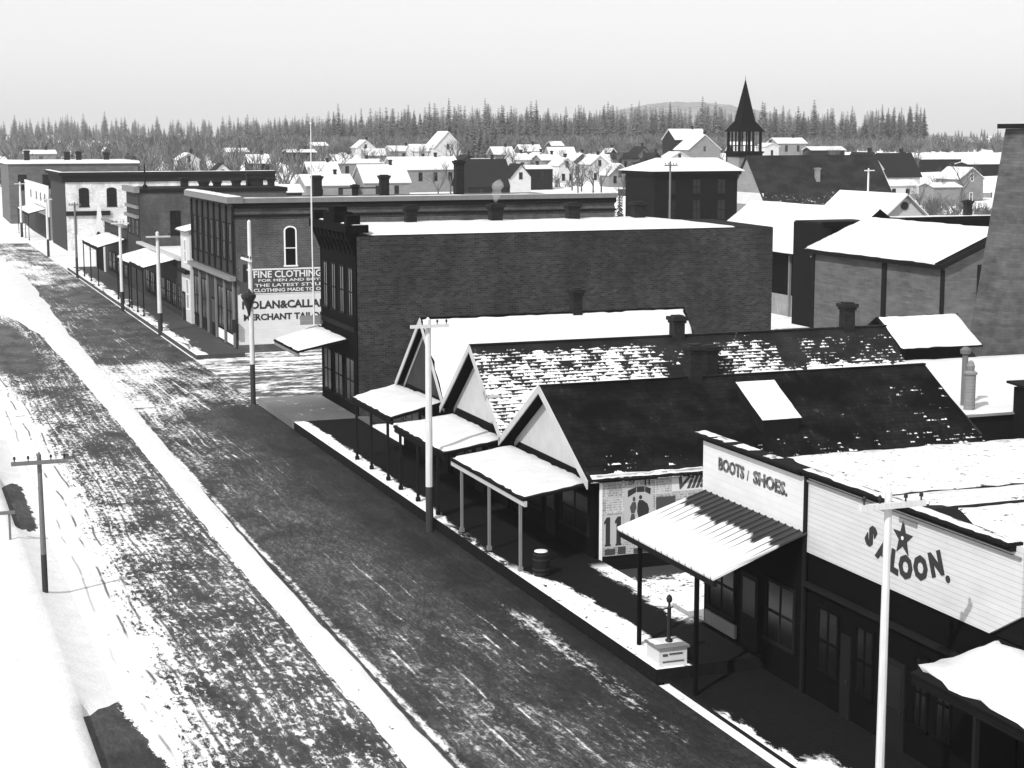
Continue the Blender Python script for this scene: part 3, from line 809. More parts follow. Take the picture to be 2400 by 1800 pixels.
awning(t3, [(19.5, 51.0, 3.05), (19.5, 58.7, 3.05), (22.64, 60.4, 3.05), (22.64, 52.3, 3.12)], .09, (51.5, 54.6, 57.6), DECK, 'dark_boards', .11, .16, 71, 'pale_wood', 'grey_trim', .045)
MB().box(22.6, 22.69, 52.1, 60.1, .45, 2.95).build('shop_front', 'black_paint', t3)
door(t3, '-x', 22.6, 55.6, 56.6, .45, 2.6); window(t3, '-x', 22.6, 52.6, 55.2, 1.1, 2.6, 'dark_trim', 'glass'); window(t3, '-x', 22.6, 57., 59.6, 1.1, 2.6, 'dark_trim', 'glass')
chimney(t3, 28.4, 56.25, 5.6, 7.25, .5)
d = MB().hexa([(29.7, 53.2, 4.1), (31.2, 53.2, 4.1), (31.2, 55.2, 5.2), (29.7, 55.2, 5.2)], [(29.7, 53.15, 4.72), (31.2, 53.15, 4.72), (31.2, 55.2, 5.85), (29.7, 55.2, 5.85)]).build('skylight', 'dark_trim', r3)
snow([(29.62, 53.1, 4.74), (31.28, 53.1, 4.74), (31.28, 55.22, 5.87), (29.62, 55.22, 5.87)], d, .03, .02, 77, 8, 8)
# rear lean-to
MB().gable_x(38.42, 40.2, 55., 60., 58., 0, 3.35, 4.9).build('rear_wing', 'dark_boards', t3)
MB().slab([(38.7, 54.7, 3.3), (40.4, 54.7, 3.3), (40.4, 58, 5.02), (38.7, 58, 5.02)], .08).build('rear_roof', 'church_shingle', t3)

t2, r2, near2 = store_gable('gabled_store', 'gable store with patchy melting snow over dark shingles, middle of three', 22.7, 41.6, 60.6, 67.6, 64.0, 0, 3.55, 6.45, 'dark_boards', 'shingle_snow', .55)
MB().poly([(22.66, 60.7, 3.5), (22.66, 64.0, 6.3), (22.66, 67.5, 3.5)]).build('gable_panel', 'pale_wood', t2)
awning(t2, [(19.55, 59.6, 3.05), (19.55, 66.3, 3.05), (22.64, 67.4, 3.2), (22.64, 60.9, 3.2)], .09, (60.6, 63.2, 65.6), DECK, 'dark_boards', .11, .14, 81)
MB().box(22.6, 22.69, 60.7, 67.5, .45, 3.05).build('shop_front', 'black_paint', t2)
door(t2, '-x', 22.6, 63.5, 64.5, .45, 2.6); window(t2, '-x', 22.6, 61., 63.2, 1.1, 2.6, 'dark_trim', 'glass'); window(t2, '-x', 22.6, 64.9, 67.1, 1.1, 2.6, 'dark_trim', 'glass')
chimney(t2, 31.5, 64.0, 6.2, 7.45, .5); chimney(t2, 39.85, 64.0, 6.2, 7.7, .5)
chimney(t2, 32.2, 62.3, 4.9, 6.35, .5)

t1, r1, near1 = store_gable('gabled_store', 'gable store under smooth white snow, farthest of three', 22.7, 35.2, 68.2, 75.0, 71.3, 0, 3.6, 6.8, 'dark_boards', 'shingle_dark', .35, snowcover=.09)
MB().poly([(22.66, 68.3, 3.55), (22.66, 71.3, 6.6), (22.66, 74.9, 3.55)]).build('gable_panel', 'dark_vertical', t1)
awning(t1, [(19.6, 66.9, 3.25), (19.6, 73.2, 3.25), (22.64, 76.0, 3.3), (22.64, 68.8, 3.5)], .09, (67.6, 70.2, 72.6), DECK, 'dark_boards', .11, .14, 91)
MB().box(22.6, 22.69, 68.3, 74.9, .45, 3.2).build('shop_front', 'black_paint', t1)
door(t1, '-x', 22.6, 71., 72., .45, 2.6); window(t1, '-x', 22.6, 68.6, 70.6, 1.1, 2.6, 'white_paint', 'pale_glass'); window(t1, '-x', 22.6, 72.4, 74.6, 1.1, 2.6, 'grey_trim', 'glass')
chimney(t1, 29.9, 71.3, 6.5, 8.05, .45)
MB().box(33.2, 34.9, 68.6, 69.2, 3.9, 4.75).build('dormer', 'grey_boards', t1)

# ------------------------------------------------------------------ big brick block
BX0, BX1, BY0, BY1 = 22.95, 47.3, 84.0, 91.6
t = thing('brick_block', 'large dark two storey brick block with bracketed cornice at the street corner', 'building', (BX0, 87.8, 0))
w = MB()
w.box(BX0, BX1, BY0, BY1, 0, 9.85); w.build('wall', 'brick_dark', t)
ro = MB().slab([(BX0, BY0+.0, 9.9), (BX1-2.2, BY0, 9.9), (BX1-4.2, BY1, 10.12), (BX0, BY1, 10.12)], .05).slab([(BX1-2.1, BY0+.1, 9.875), (BX1, BY0+.1, 9.875), (BX1, BY1, 9.98), (BX1-4.1, BY1, 9.98)], .02).build('roof', 'roof_dark', t)
snow([(BX0+.7, BY0-.02, 9.902), (BX1-2.3, BY0-.02, 9.902), (BX1-4.3, BY1, 10.122), (BX0+.7, BY1, 10.122)], ro, .11, .06, 101, 90, 12)
fr = MB().box(BX0-.08, BX0-.003, BY0+.05, BY1-.05, .3, 9.8).build('front', 'black_paint', t)
MB().box(BX0-.62, BX0+.6, BY0-.12, BY1+.2, 10.05, 10.45).box(BX0-.4, BX0-.085, BY0, BY1, 9.6, 10.05).build('cornice', 'black_paint', fr)
for k in range(9):
    y = BY0+.25+k*.88; cb = MB()
    cb.hexa([(BX0-.12, y-.1, 8.85), (BX0-.085, y-.1, 8.85), (BX0-.085, y+.1, 8.85), (BX0-.12, y+.1, 8.85)], [(BX0-.6, y-.1, 10.04), (BX0-.085, y-.1, 10.04), (BX0-.085, y+.1, 10.04), (BX0-.6, y+.1, 10.04)])
    cb.build('bracket', 'black_paint', fr)
MB().box(BX0-.5, BX0+.5, BY0+2.6, BY1-2.6, 10.45, 11.0).box(BX0-.35, BX0+.35, BY0+3.2, BY1-3.2, 11.0, 11.3).build('parapet_crest', 'black_paint', fr)
for y in (BY0+.35, BY1-.35): MB().box(BX0-.5, BX0+.2, y-.3, y+.3, 10.45, 10.95).build('finial', 'black_paint', fr)
snow([(BX0-.3, BY0-.1, 10.452), (BX0+.58, BY0-.1, 10.452), (BX0+.58, BY0+2.5, 10.452), (BX0-.3, BY0+2.5, 10.452)], fr, .05, .06, 103, 6, 8)
snow([(BX0-.3, BY1-2.5, 10.452), (BX0+.58, BY1-2.5, 10.452), (BX0+.58, BY1+.1, 10.452), (BX0-.3, BY1+.1, 10.452)], fr, .05, .06, 104, 6, 8)
for k in range(4): window(fr, '-x', BX0-.08, BY0+.6+k*1.75, BY0+1.6+k*1.75, 5.6, 8.2, 'dark_trim', 'glass', .08)
for k in range(3): window(fr, '-x', BX0-.08, BY0+.5+k*2.4, BY0+2.3+k*2.4, 1.0, 3.4, 'dark_trim', 'glass', .08)
MB().box(BX0-.2, BX0-.085, BY0+.1, BY1-.1, 4.85, 5.1).build('moulding', 'dark_trim', fr)
for x in (28.0, 33.1, 37.9, 42.1): chimney(t, x, 91.0, 10.0, 11.15, .68 if x != 28. else .6)
awning(t, [(20.0, 85.4, 3.85), (20.0, 91.0, 3.85), (BX0-.1, 92.2, 4.45), (BX0-.1, 85.4, 4.4)], .09, (), DECK, 'dark_boards', .1, .1, 105, 'grey_trim')
sg = MB().box(BX0-1.4, BX0-.12, 91.0, 91.1, 4.6, 5.1).build('hanging_sign', 'grey_boards', t)
fp = thing('flagpole', 'thin pale flagpole rising above the brick block cornice', 'flagpole', (BX0-.7, 90.6, 4.6))
MB().tube((BX0-.72, 90.6, 4.6), (BX0-.75, 90.6, 11.), .05, .045, 6).tube((BX0-.75, 90.6, 11.), (BX0-.72, 90.55, 15.6), .045, .025, 6).build('shaft', 'pole_white', fp)
MB().lathe((BX0-.72, 90.55, 15.6), [(.03, 0), (.06, .05), (.06, .1), (0, .16)], 8).build('finial', 'pole_white', fp)

# ------------------------------------------------------------------ Nolan & Callahan corner building
NX0, NX1, NY0, NY1 = 22.9, 51.5, 115.5, 132.2
t = thing('clothing_store', 'two storey brick corner building with painted clothing and tailor signs on its side', 'building', (NX0, 124, 0))
MB().box(NX0, NX1, NY0, NY1, 0, 10.3).build('wall', 'brick_light', t)
MB().box(NX0-.15, NX1+.1, NY0-.12, NY0-.003, 9.45, 9.62).box(NX0-.2, NX1+.1, NY0-.16, NY0-.003, 10.05, 10.42).build('string_course', 'dark_trim', t)
co = MB().box(NX0-.6, NX0+.5, NY0-.4, NY1+.3, 10.42, 10.85).box(NX0+.5, NX1+.15, NY0-.3, NY0+.25, 10.42, 10.75).build('cornice', 'grey_trim', t)
snow([(NX0-.6, NY0-.4, 10.852), (NX0+.5, NY0-.4, 10.852), (NX0+.5, NY1+.3, 10.852), (NX0-.6, NY1+.3, 10.852)], co, .07, .08, 111, 5, 40)
snow([(NX0+.55, NY0-.3, 10.752), (NX1, NY0-.3, 10.752), (NX1, NY0+.25, 10.752), (NX0+.55, NY0+.25, 10.752)], co, .05, .1, 112, 80, 4)
MB().slab([(NX0+.5, NY0+.3, 10.2), (NX1, NY0+.3, 10.2), (NX1, NY1, 10.0), (NX0+.5, NY1, 10.0)], .05).build('roof', 'roof_dark', t)
fr = MB().box(NX0-.1, NX0-.003, NY0, NY1, .3, 10.3).build('front', 'dark_vertical', t)
pl = MB()
for k in range(8):
    y = NY0+.2+k*2.32; pl.box(NX0-.22, NX0-.105, y-.16, y+.16, 5.5, 10.2)
pl.build('pilaster', 'dark_trim', fr)
for k in range(7): window(fr, '-x', NX0-.1, NY0+.85+k*2.32, NY0+1.9+k*2.32, 6.3, 9.0, 'dark_trim', 'glass', .08)
MB().box(NX0-.55, NX0-.105, NY0-.25, NY1, 5.05, 5.35).build('belt_cornice', 'grey_trim', fr)
for k in range(5): MB().box(NX0-.24, NX0-.105, NY0+.3+k*3.3, NY0+.52+k*3.3, .35, 5.0).build('post', 'grey_trim', fr)
for k in range(5):
    if k == 2: door(fr, '-x', NX0-.1, NY0+.9+k*3.3, NY0+2.3+k*3.3, .35, 3.2)
    else:
        window(fr, '-x', NX0-.1, NY0+.8+k*3.3, NY0+3.2+k*3.3, 1.2, 4.3, 'dark_trim', 'glass', .08)
        MB().box(NX0-.14, NX0-.103, NY0+.8+k*3.3, NY0+3.2+k*3.3, .45, 1.15).build('bulkhead', 'white_paint' if k < 2 else 'dark_trim', fr)
window(t, '-y', NY0, 26.28, 27.2, 5.95, 8.55, 'white_paint', 'glass', .1, 0, .35, .06)
window(t, '-y', NY0, 38., 38.9, 5.95, 8.3, 'grey_trim', 'glass', .1, 0, .35, .06); window(t, '-y', NY0, 43.4, 44.3, 5.95, 8.3, 'grey_trim', 'glass', .1, 0, .35, .06)
s1 = MB().box(23.1, 33.5, NY0-.05, NY0-.003, 4.1, 5.8).build('wall_sign', 'sign_dark', t)
MB().box(23.08, 33.5, NY0-.07, NY0-.052, 5.75, 5.86).box(23.08, 33.5, NY0-.07, NY0-.052, 4.08, 4.14).build('sign_border', 'letter_white', s1)
text('FINE CLOTHING', .66, s1, 'letter_white', (26.5, NY0-.055, 5.43), '-y', .012, width=4.85)
text('FOR MEN AND BOYS', .26, s1, 'letter_white', (26.7, NY0-.055, 5.02), '-y', .004, width=4.6)
text('THE LATEST STYLES', .3, s1, 'letter_white', (26.7, NY0-.055, 4.68), '-y', .004, width=5.1)
text('CLOTHING MADE TO ORDER', .34, s1, 'letter_white', (27.0, NY0-.055, 4.33), '-y', .006, width=5.9)
s2 = MB().box(22.95, 33.5, NY0-.045, NY0-.003, .55, 4.06).build('wall_sign', 'sign_white', t)
text('NOLAN&CALLAHAN', .74, s2, 'ink', (26.8, NY0-.05, 3.3), '-y', .028, width=7.15)
text('MERCHANT TAILORS', .6, s2, 'ink', (26.35, NY0-.05, 2.45), '-y', .022, width=6.1)
for x, h in ((31.7, 12.0), (37.1, 12.0), (43.3, 13.1)): chimney(t, x, 127.5, 10., h, .66)
chimney(t, 34.6, 127, 10., 11.3, .4); MB().box(33.3, 36.3, 126.9, 127.1, 10.95, 11.05).build('roof_rail', 'iron', t)
MB().box(NX0-.5, NX0-.2, NY0-.55, NY0-.25, 1.5, 2.4).build('hanging_sign', 'iron', t)
# snow roof behind Nolan
t = thing('bay_house', 'narrow white boarded two storey building with a snowy lean roof beside the clothing store', 'building', (22.6, 134.5, 0))
MB().hexa([(22.6, 132.5, 0), (27, 132.5, 0), (27, 136.6, 0), (22.6, 136.6, 0)], [(22.6, 132.5, 7.6), (27, 132.5, 8.6), (27, 136.6, 8.6), (22.6, 136.6, 7.6)]).build('wall', 'white_boards', t)
ro = MB().slab([(22.2, 132.3, 7.6), (22.2, 136.9, 7.6), (27, 136.9, 8.7), (27, 132.3, 8.7)], .08).build('roof', 'grey_boards', t)
snow([(22.2, 132.3, 7.6), (22.2, 136.9, 7.6), (27, 136.9, 8.7), (27, 132.3, 8.7)], ro, .1, .08, 121)
window(t, '-x', 22.6, 133.9, 134.9, 5.0, 6.9, 'white_paint', 'glass', .1)
window(t, '-x', 22.6, 133.2, 134.4, 1.3, 3.8, 'white_paint', 'glass', .1); door(t, '-x', 22.6, 135., 136.2, .3, 2.6, 'dark_trim')
MB().box(22.2, 22.59, 132.6, 136.5, 4.2, 4.5).build('moulding', 'dark_trim', t)
# two low stores with awnings
def low_store(label, y0, y1, h, depth, aws, wallm='dark_boards', trim='pale_wood'):
    t = thing('awning_store', label, 'store', (22.8, (y0+y1)/2, 0), 'low stores beyond the cross street')
    MB().box(22.85, 22.8+depth, y0, y1, 0, h-.5).build('wall', wallm, t)
    f = MB().box(22.75, 22.845, y0, y1, .3, h).build('false_front', 'dark_vertical', t)
    MB().box(22.4, 22.9, y0-.05, y1+.05, h, h+.22).build('cornice', trim, f)
    ro = MB().slab([(22.9, y0, h-.45), (22.8+depth, y0, h-.45), (22.8+depth, y1, h-.4), (22.9, y1, h-.4)], .04).build('roof', 'roof_dark', t)
    snow([(23., y0, h-.448), (22.8+depth, y0, h-.448), (22.8+depth, y1, h-.398), (23., y1, h-.398)], ro, .12, .2, y0, 20, 20)
    for k in range(int((y1-y0)/3.)):
        window(f, '-x', 22.75, y0+.5+k*3., y0+2.6+k*3., .9, 2.9, 'dark_trim', 'glass', .08)
    for i, (a, b, z0, z1) in enumerate(aws):
        awning(t, [(19.8, a, z0), (19.8, b, z0), (22.7, b+.4, z1), (22.7, a-.2, z1)], .1, [a+.3, (a+b)/2, b-.3], .3, 'dark_boards', .14, .15, y0+i)
    return t
low_store('low dark store with two snow covered awnings next to the narrow white building', 136.8, 160.6, 5.0, 14, ((139.2, 146.8, 4.3, 5.0), (147.6, 155.5, 4.1, 4.9)))
low_store('low dark store with one broad snowy awning beyond the second brick building', 169.4, 187., 6.0, 12, ((169.6, 182.5, 4.1, 4.9),), trim='grey_trim')
t = thing('arched_store', 'small white store with a stepped gable and dark arched doorway', 'store', (22.8, 191.5, 0))
MB().box(22.85, 30, 187.2, 196, 0, 5.).build('wall', 'white_boards', t)
MB().hexa(*reversed(front_poly([(187.2, 0), (196, 0), (196, 5), (194, 5.3), (192.4, 7.2), (190.8, 7.2), (189.2, 5.3), (187.2, 5)], 22.7, 22.845))).build('false_front', 'white_boards', t)
ar = MB(); pts = [(188.4, .3), (194.8, .3), (194.8, 3.)] + [(191.6+math.cos(math.pi*k/10)*3.2, 3.+math.sin(math.pi*k/10)*1.5) for k in range(1, 10)] + [(188.4, 3.)]
ar.hexa(*reversed(front_poly(pts, 22.66, 22.697))); ar.build('archway', 'black_paint', t)
# second brick building
t = thing('brick_shop', 'mid grey two storey brick shop with one dark side window', 'building', (22.9, 165, 0))
MB().box(22.9, 37, 161., 169.2, 0, 9.7).build('wall', 'brick_mid', t)
MB().box(22.9, 37.1, 160.9, 169.25, 9.7, 10.1).build('parapet', 'dark_trim', t)
f = MB().box(22.8, 22.897, 161, 169.2, .3, 9.7).build('front', 'dark_vertical', t)
MB().box(22.4, 22.9, 160.8, 169.4, 9.72, 10.25).box(22.6, 22.79, 161, 169.2, 8.2, 8.5).box(22.5, 22.79, 161, 169.2, 7.3, 7.6).build('cornice', 'grey_trim', f)
for k in range(3): window(f, '-x', 22.8, 161.6+k*2.6, 163+k*2.6, 5.6, 7.2, 'dark_trim', 'glass')
window(t, '-y', 161., 25.7, 26.7, 5.7, 8.0, 'dark_trim', 'glass', .1)
for x, h, w_ in ((28.0, 11., .7), (29.9, 10.7, .9), (31.2, 10.7, .7), (33.1, 10.8, .8), (34.3, 11.4, .35), (35.0, 11., 1.5), (36.6, 10.9, .6)): chimney(t, x, 166., 9.7, h, w_, d=.6)
MB().lathe((23.6, 162, 10.1), [(.25, 0), (.2, .3), (.08, .4), (.06, 2.2), (.0, 2.6)], 8).build('finial', 'dark_trim', t)
# white two-storey building at the second crossing
t = thing('hotel', 'long white two storey building with dark cornice and tall side windows', 'building', (22.9, 238, 0))
MB().box(22.95, 50.8, 228.7, 248, -.5, 9.6).build('wall', 'brick_white', t)
co = MB().box(22.2, 51, 228.2, 228.7, 9.9, 10.3).box(22.2, 22.9, 228.7, 248.4, 9.9, 10.3).box(22.75, 51, 228.5, 228.697, 9.0, 9.9).box(22.6, 22.94, 228.7, 248, 9.0, 9.9).build('cornice', 'dark_trim', t)
snow([(22.2, 228.2, 10.302), (51, 228.2, 10.302), (51, 228.75, 10.302), (22.2, 228.75, 10.302)], co, .08, .06, 131, 60, 4)
snow([(22.2, 228.8, 10.302), (22.9, 228.8, 10.302), (22.9, 248.4, 10.302), (22.2, 248.4, 10.302)], co, .08, .06, 132, 5, 20)
ro = MB().slab([(23, 228.8, 9.8), (50.8, 228.8, 9.8), (50.8, 248, 9.5), (23, 248, 9.5)], .05).build('roof', 'roof_dark', t)
MB().box(22.88, 22.945, 228.7, 248, 0, 9.0).build('front', 'dark_vertical', t)
for x in (25.3, 28.9, 32.6, 36.3, 40., 43.7, 47.4): window(t, '-y', 228.7, x-.65, x+.65, 5.7, 8.1, 'dark_trim', 'glass', .12, 0, .3, .06)
MB().box(22.95, 28.6, 228.4, 228.69, 4.6, 5.2).build('awning_roll', 'dark_trim', t)
for x in (24.0, 27.2): MB().box(x, x+.2, 228.6, 228.69, 2.2, 4.5).build('post', 'dark_trim', t)
t = thing('grey_block', 'long grey two storey building with snow edged roof, behind the white hotel', 'building', (21., 300, 0))
MB().box(20.5, 42., 296, 315, -1, 10.4).build('wall', 'barn_boards', t)
co = MB().box(20.2, 42.3, 295.7, 315.2, 10.4, 10.8).build('cornice', 'white_paint', t)
snow([(20.2, 295.7, 10.802), (42.3, 295.7, 10.802), (42.3, 315.2, 10.802), (20.2, 315.2, 10.802)], co, .1, .2, 133)
for x, h in ((24.4, 12.6), (31.2, 12.3), (33.2, 12.4), (38, 12.2)): chimney(t, x, 306, 10.4, h, .9)
for k in range(5): window(t, '-y', 296, 22.+k*4, 23.4+k*4, 6, 8.6, 'dark_trim', 'glass', .12)
t = thing('white_store', 'white false fronted store at the far left end of the street', 'store', (22.9, 272, 0))
MB().box(22.95, 34, 252, 293, -.5, 6.3).build('wall', 'grey_boards', t)
MB().box(22.8, 22.945, 252, 293, 3.4, 7.9).build('false_front', 'sign_white', t)
MB().box(22.78, 22.945, 252, 293, -.3, 3.39).build('shop_front', 'dark_vertical', t)
awning(t, [(20., 253, 3.9), (20., 274, 3.9), (22.7, 274, 4.6), (22.7, 253, 4.6)], .1, (254, 260, 267, 273), 0, 'dark_boards', .15, .15, 135)
for y in (256, 263, 270, 280): window(t, '-x', 22.8, y, y+1.6, 5.4, 6.6, 'grey_trim', 'glass', .1)

# ------------------------------------------------------------------ yard buildings, right
t = thing('flat_shed', 'flat roofed shed under unbroken snow in front of the shingled tower', 'shed', (50, 67, 0))
MB().box(41.9, 60, 59.3, 74.4, 0, 3.1).build('wall', 'dark_boards', t)
ro = MB().slab([(41.8, 59.1, 3.2), (60.2, 59.1, 3.2), (60.2, 74.5, 3.22), (41.8, 74.5, 3.22)], .09).build('roof', 'grey_boards', t)
snow([(41.9, 59.15, 3.202), (60.2, 59.15, 3.202), (60.2, 74.5, 3.222), (41.9, 74.5, 3.222)], ro, .12, .12, 141, 30, 30)
MB().lathe((44.0, 61.0, 3.25), [(.14, 0), (.13, 2.3), (.22, 2.32), (.24, 2.5), (.1, 2.62)], 10).build('stovepipe', 'pole_grey', t)
p = MB().lathe((43.5, 59.9, 3.25), [(.24, 0), (.24, 1.55), (.3, 1.6), (.3, 1.66), (.16, 1.75), (.18, 1.95), (.1, 2.15), (0, 2.2)], 12); p.build('chimney', 'grey_boards', t)
t = thing('dark_shed', 'small dark boarded shed at the right edge before the snowy flat roof', 'shed', (47, 60, 0))
MB().box(45.25, 49, 56.6, 59.2, 0, 4.3).build('wall', 'dark_boards', t)
MB().slab([(45.0, 56.3, 4.35), (49.2, 56.3, 4.2), (49.2, 59.4, 4.5), (45.0, 59.4, 4.55)], .1).build('roof', 'dark_trim', t)
t = thing('gabled_shed', 'small gabled shed with thick white snow roof beside the tower', 'shed', (52, 76.5, 0))
MB().gable_x(50.6, 54.6, 75.4, 79.4, 77.4, 0, 3.9, 5.1).build('wall', 'dark_boards', t)
ro = MB().slab([(50.0, 75.0, 3.82), (55.2, 75.0, 3.82), (55.0, 77.4, 5.3), (50.0, 77.4, 5.3)], .1).slab([(50.0, 79.8, 3.82), (55.2, 79.8, 3.82), (55.2, 77.4, 5.302), (50., 77.4, 5.302)], .1).build('roof', 'dark_boards', t)
snow([(50.1, 75.0, 3.82), (55.2, 75.0, 3.82), (55.1, 77.4, 5.3), (50.1, 77.4, 5.3)], ro, .12, .06, 145)
t = thing('hose_tower', 'tall tapering shingled wooden tower at the right edge with a platform top', 'tower', (56, 77.5, 0))
def P4(x0, x1, y0, y1, z): return [(x0, y0, z), (x1, y0, z), (x1, y1, z), (x0, y1, z)]
MB().hexa(P4(56.6, 58.4, 75.8, 79.0, 0), P4(58.85, 60.3, 76.4, 78.7, 15.35)).build('wall', 'tower_shingle', t)
MB().box(58.5, 60.9, 76.0, 79.0, 15.36, 15.62).build('platform', 'dark_trim', t)
rl = MB()
for x in (59.3, 60.6): rl.box(x, x+.1, 76.3, 76.4, 15.62, 16.5)
rl.box(59.2, 60.8, 76.32, 76.38, 16.5, 16.6); rl.build('railing', 'dark_trim', t)
MB().lathe((60.2, 77.6, 15.6), [(.02, 0), (.05, 1.2), (.35, 1.25), (.3, 1.5), (.18, 1.9), (.0, 2.2)], 10).build('bell', 'iron', t)
t = thing('livery_barn', 'large grey boarded barn with one broad snow covered roof slope', 'barn', (65, 99, 0))
MB().gable_y(91, 107.3, 63.8, 76, 68.6, 0, 6.75, 8.75).build('wall', 'barn_boards', t)
ro = MB().slab([(63.2, 90.6, 6.75), (63.2, 107.8, 6.75), (68.6, 107.8, 9.0), (68.6, 90.6, 9.0)], .3).slab([(76.6, 90.6, 5.8), (76.6, 107.8, 5.8), (68.6, 107.8, 9.003), (68.6, 90.6, 9.003)], .3).build('roof', 'dark_trim', t)
snow([(63.25, 91.3, 6.77), (63.25, 107.7, 6.77), (68.6, 107.7, 9.0), (68.6, 91.3, 9.0)], ro, .12, .1, 151, 24, 40)
MB().slab([(63.25, 90.9, 6.85), (63.25, 91.0, 6.85), (68.6, 91.0, 9.08), (68.6, 90.9, 9.08)], .1).slab([(63.25, 91.25, 6.85), (63.25, 91.33, 6.85), (68.6, 91.33, 9.08), (68.6, 91.25, 9.08)], .1).build('verge_board', 'dark_trim', ro)
MB().box(63.7, 63.797, 90.94, 91.3, 0, 6.4).box(63.7, 63.797, 97.6, 98.1, 0, 6.4).box(63.7, 63.797, 107.0, 107.35, 0, 6.4).box(66.3, 66.75, 90.9, 90.997, 0, 6.7).build('corner_board', 'dark_trim', t)
t = thing('long_dark_shop', 'long low dark building with a flat roof line behind the grey barn', 'building', (75, 113, 0))
MB().box(68.3, 86, 112.3, 118, 0, 8.2).build('wall', 'dark_boards', t)
MB().box(67.4, 75, 111.9, 112.295, 8.0, 8.45).box(74.9, 86.3, 111.5, 112.29, 8.2, 8.65).build('cornice', 'black_paint', t)
ro = MB().box(68.4, 86, 112.3, 118, 8.21, 8.3).build('roof', 'roof_dark', t)
snow([(76, 112.2, 8.66), (84, 112.2, 8.66), (84, 118, 8.4), (76, 118, 8.4)], ro, .06, .1, 155)
chimney(t, 81.2, 113, 8.3, 9.9, .5)
t = thing('warehouse', 'wide snow roofed warehouse with an open dark side behind the brick block', 'warehouse', (72, 124, 0))
MB().box(70.9, 80, 116, 136.5, 1.75, 5.2).build('wall', 'black_paint', t)
MB().gable_y(116., 136.5, 70.9, 80, 74.9, 5.21, 5.25, 8.5).build('gable_wall', 'dark_boards', t)
ro = MB().slab([(69.9, 115.8, 5.35), (69.9, 137, 5.35), (74.9, 137, 9.15), (74.9, 115.8, 9.15)], .12).slab([(80.5, 115.8, 5.2), (80.5, 137, 5.2), (74.9, 137, 9.153), (74.9, 115.8, 9.153)], .12).build('roof', 'dark_boards', t)
snow([(69.9, 115.8, 5.35), (69.9, 137, 5.35), (74.9, 137, 9.15), (74.9, 115.8, 9.15)], ro, .14, .05, 161, 16, 40)
MB().box(70.8, 70.95, 116, 136.5, .0, 1.74).build('base_boards', 'fence_boards', t)
for y in (118.5, 122.5, 127, 131.5): MB().box(70.6, 70.79, y, y+.2, .0, 5.1).build('post', 'grey_trim', t)
t = thing('small_gable_house', 'small white gable with a round dark window behind the warehouse', 'house', (83, 128, 0))
MB().gable_y(124, 134, 80.6, 84.6, 82.6, 0, 8.2, 9.9).build('wall', 'white_boards', t)
MB().slab([(80.2, 123.5, 8.0), (80.2, 134.5, 8.0), (82.6, 134.5, 10.05), (82.6, 123.5, 10.05)], .1).slab([(85., 123.5, 8.0), (85., 134.5, 8.0), (82.6, 134.5, 10.053), (82.6, 123.5, 10.053)], .1).build('roof', 'snow', t)
MB().tube((82.6, 123.9, 9.), (82.6, 123.99, 9.), .35, .35, 12).build('window', 'glass', t)
# hip roofed dark house
t = thing('hip_roof_house', 'tall dark building with a low snow covered hip roof', 'building', (77, 150, 0))
MB().box(72.6, 81.9, 153, 160, 0, 11.1).build('wall', 'dark_boards', t)
MB().box(72.3, 82.2, 152.7, 160.3, 11.1, 11.45).build('cornice', 'dark_trim', t)
ro = MB(); b = P4(72.0, 82.5, 152.4, 160.6, 11.46); h = [(74.6, 156.2, 12.75), (81.2, 156.2, 12.75), (81.2, 157, 12.75), (74.6, 157, 12.75)]
ro.hexa(b, h); ro.build('roof', 'snow', t)
for k in range(3): window(t, '-y', 153, 74+k*2.8, 75+k*2.8, 6.5, 8.6, 'dark_trim', 'glass', .1); window(t, '-y', 153, 74+k*2.8, 75+k*2.8, 9.1, 10.7, 'dark_trim', 'glass', .1)

# ------------------------------------------------------------------ church
t = thing('church', 'dark roofed wooden church with an open belfry and a sharp black spire', 'church', (122, 216, 0))
MB().gable_x(117.2, 138, 210.2, 221.8, 216, 0, 5.3, 11.9).build('wall', 'grey_boards', t)
ro = MB().slab([(116.9, 209.5, 4.7), (138.6, 209.5, 4.7), (138.6, 216, 12.15), (116.9, 216, 12.15)], .15).slab([(116.9, 222.5, 4.7), (138.6, 222.5, 4.7), (138.6, 216, 12.153), (116.9, 216, 12.153)], .15)
ro.build('roof', 'church_shingle', t)
MB().box(117.1, 117.19, 211., 221, 5.2, 6.9).build('gable_panel', 'white_boards', t)
cx_, cy_ = 119.5, 221.3
def sq(h, z): return P4(cx_-h, cx_+h, cy_-h, cy_+h, z)
tw = MB().hexa(sq(1.8, 0), sq(1.8, 11.9)).build('tower', 'grey_boards', t)
MB().hexa(sq(1.95, 11.9), sq(2.0, 12.45)).hexa(sq(2.15, 12.45), sq(2.15, 12.7)).build('belfry_floor', 'black_paint', tw)
for i, (a, b) in enumerate([(-1, -1), (1, -1), (-1, 1), (1, 1), (-.33, -1), (.33, -1), (-1, -.33), (-1, .33), (.33, 1), (1, .33)]):
    h = .16 if i < 4 else .09; x, y = cx_+a*1.72, cy_+b*1.72
    MB().box(x-h, x+h, y-h, y+h, 12.7, 15.7).build('belfry_post', 'black_paint', tw)
rl = MB()
rl.box(cx_-1.8, cx_+1.8, cy_-1.8, cy_-1.74, 13.5, 13.6); rl.box(cx_-1.8, cx_+1.8, cy_+1.74, cy_+1.8, 13.5, 13.6); rl.box(cx_-1.8, cx_-1.74, cy_-1.73, cy_+1.73, 13.5, 13.6)
for k in range(12): rl.box(cx_-1.7+k*.3, cx_-1.64+k*.3, cy_-1.79, cy_-1.75, 12.7, 13.5); rl.box(cx_-1.79, cx_-1.75, cy_-1.7+k*.3, cy_-1.64+k*.3, 12.7, 13.5)
rl.build('railing', 'black_paint', tw)
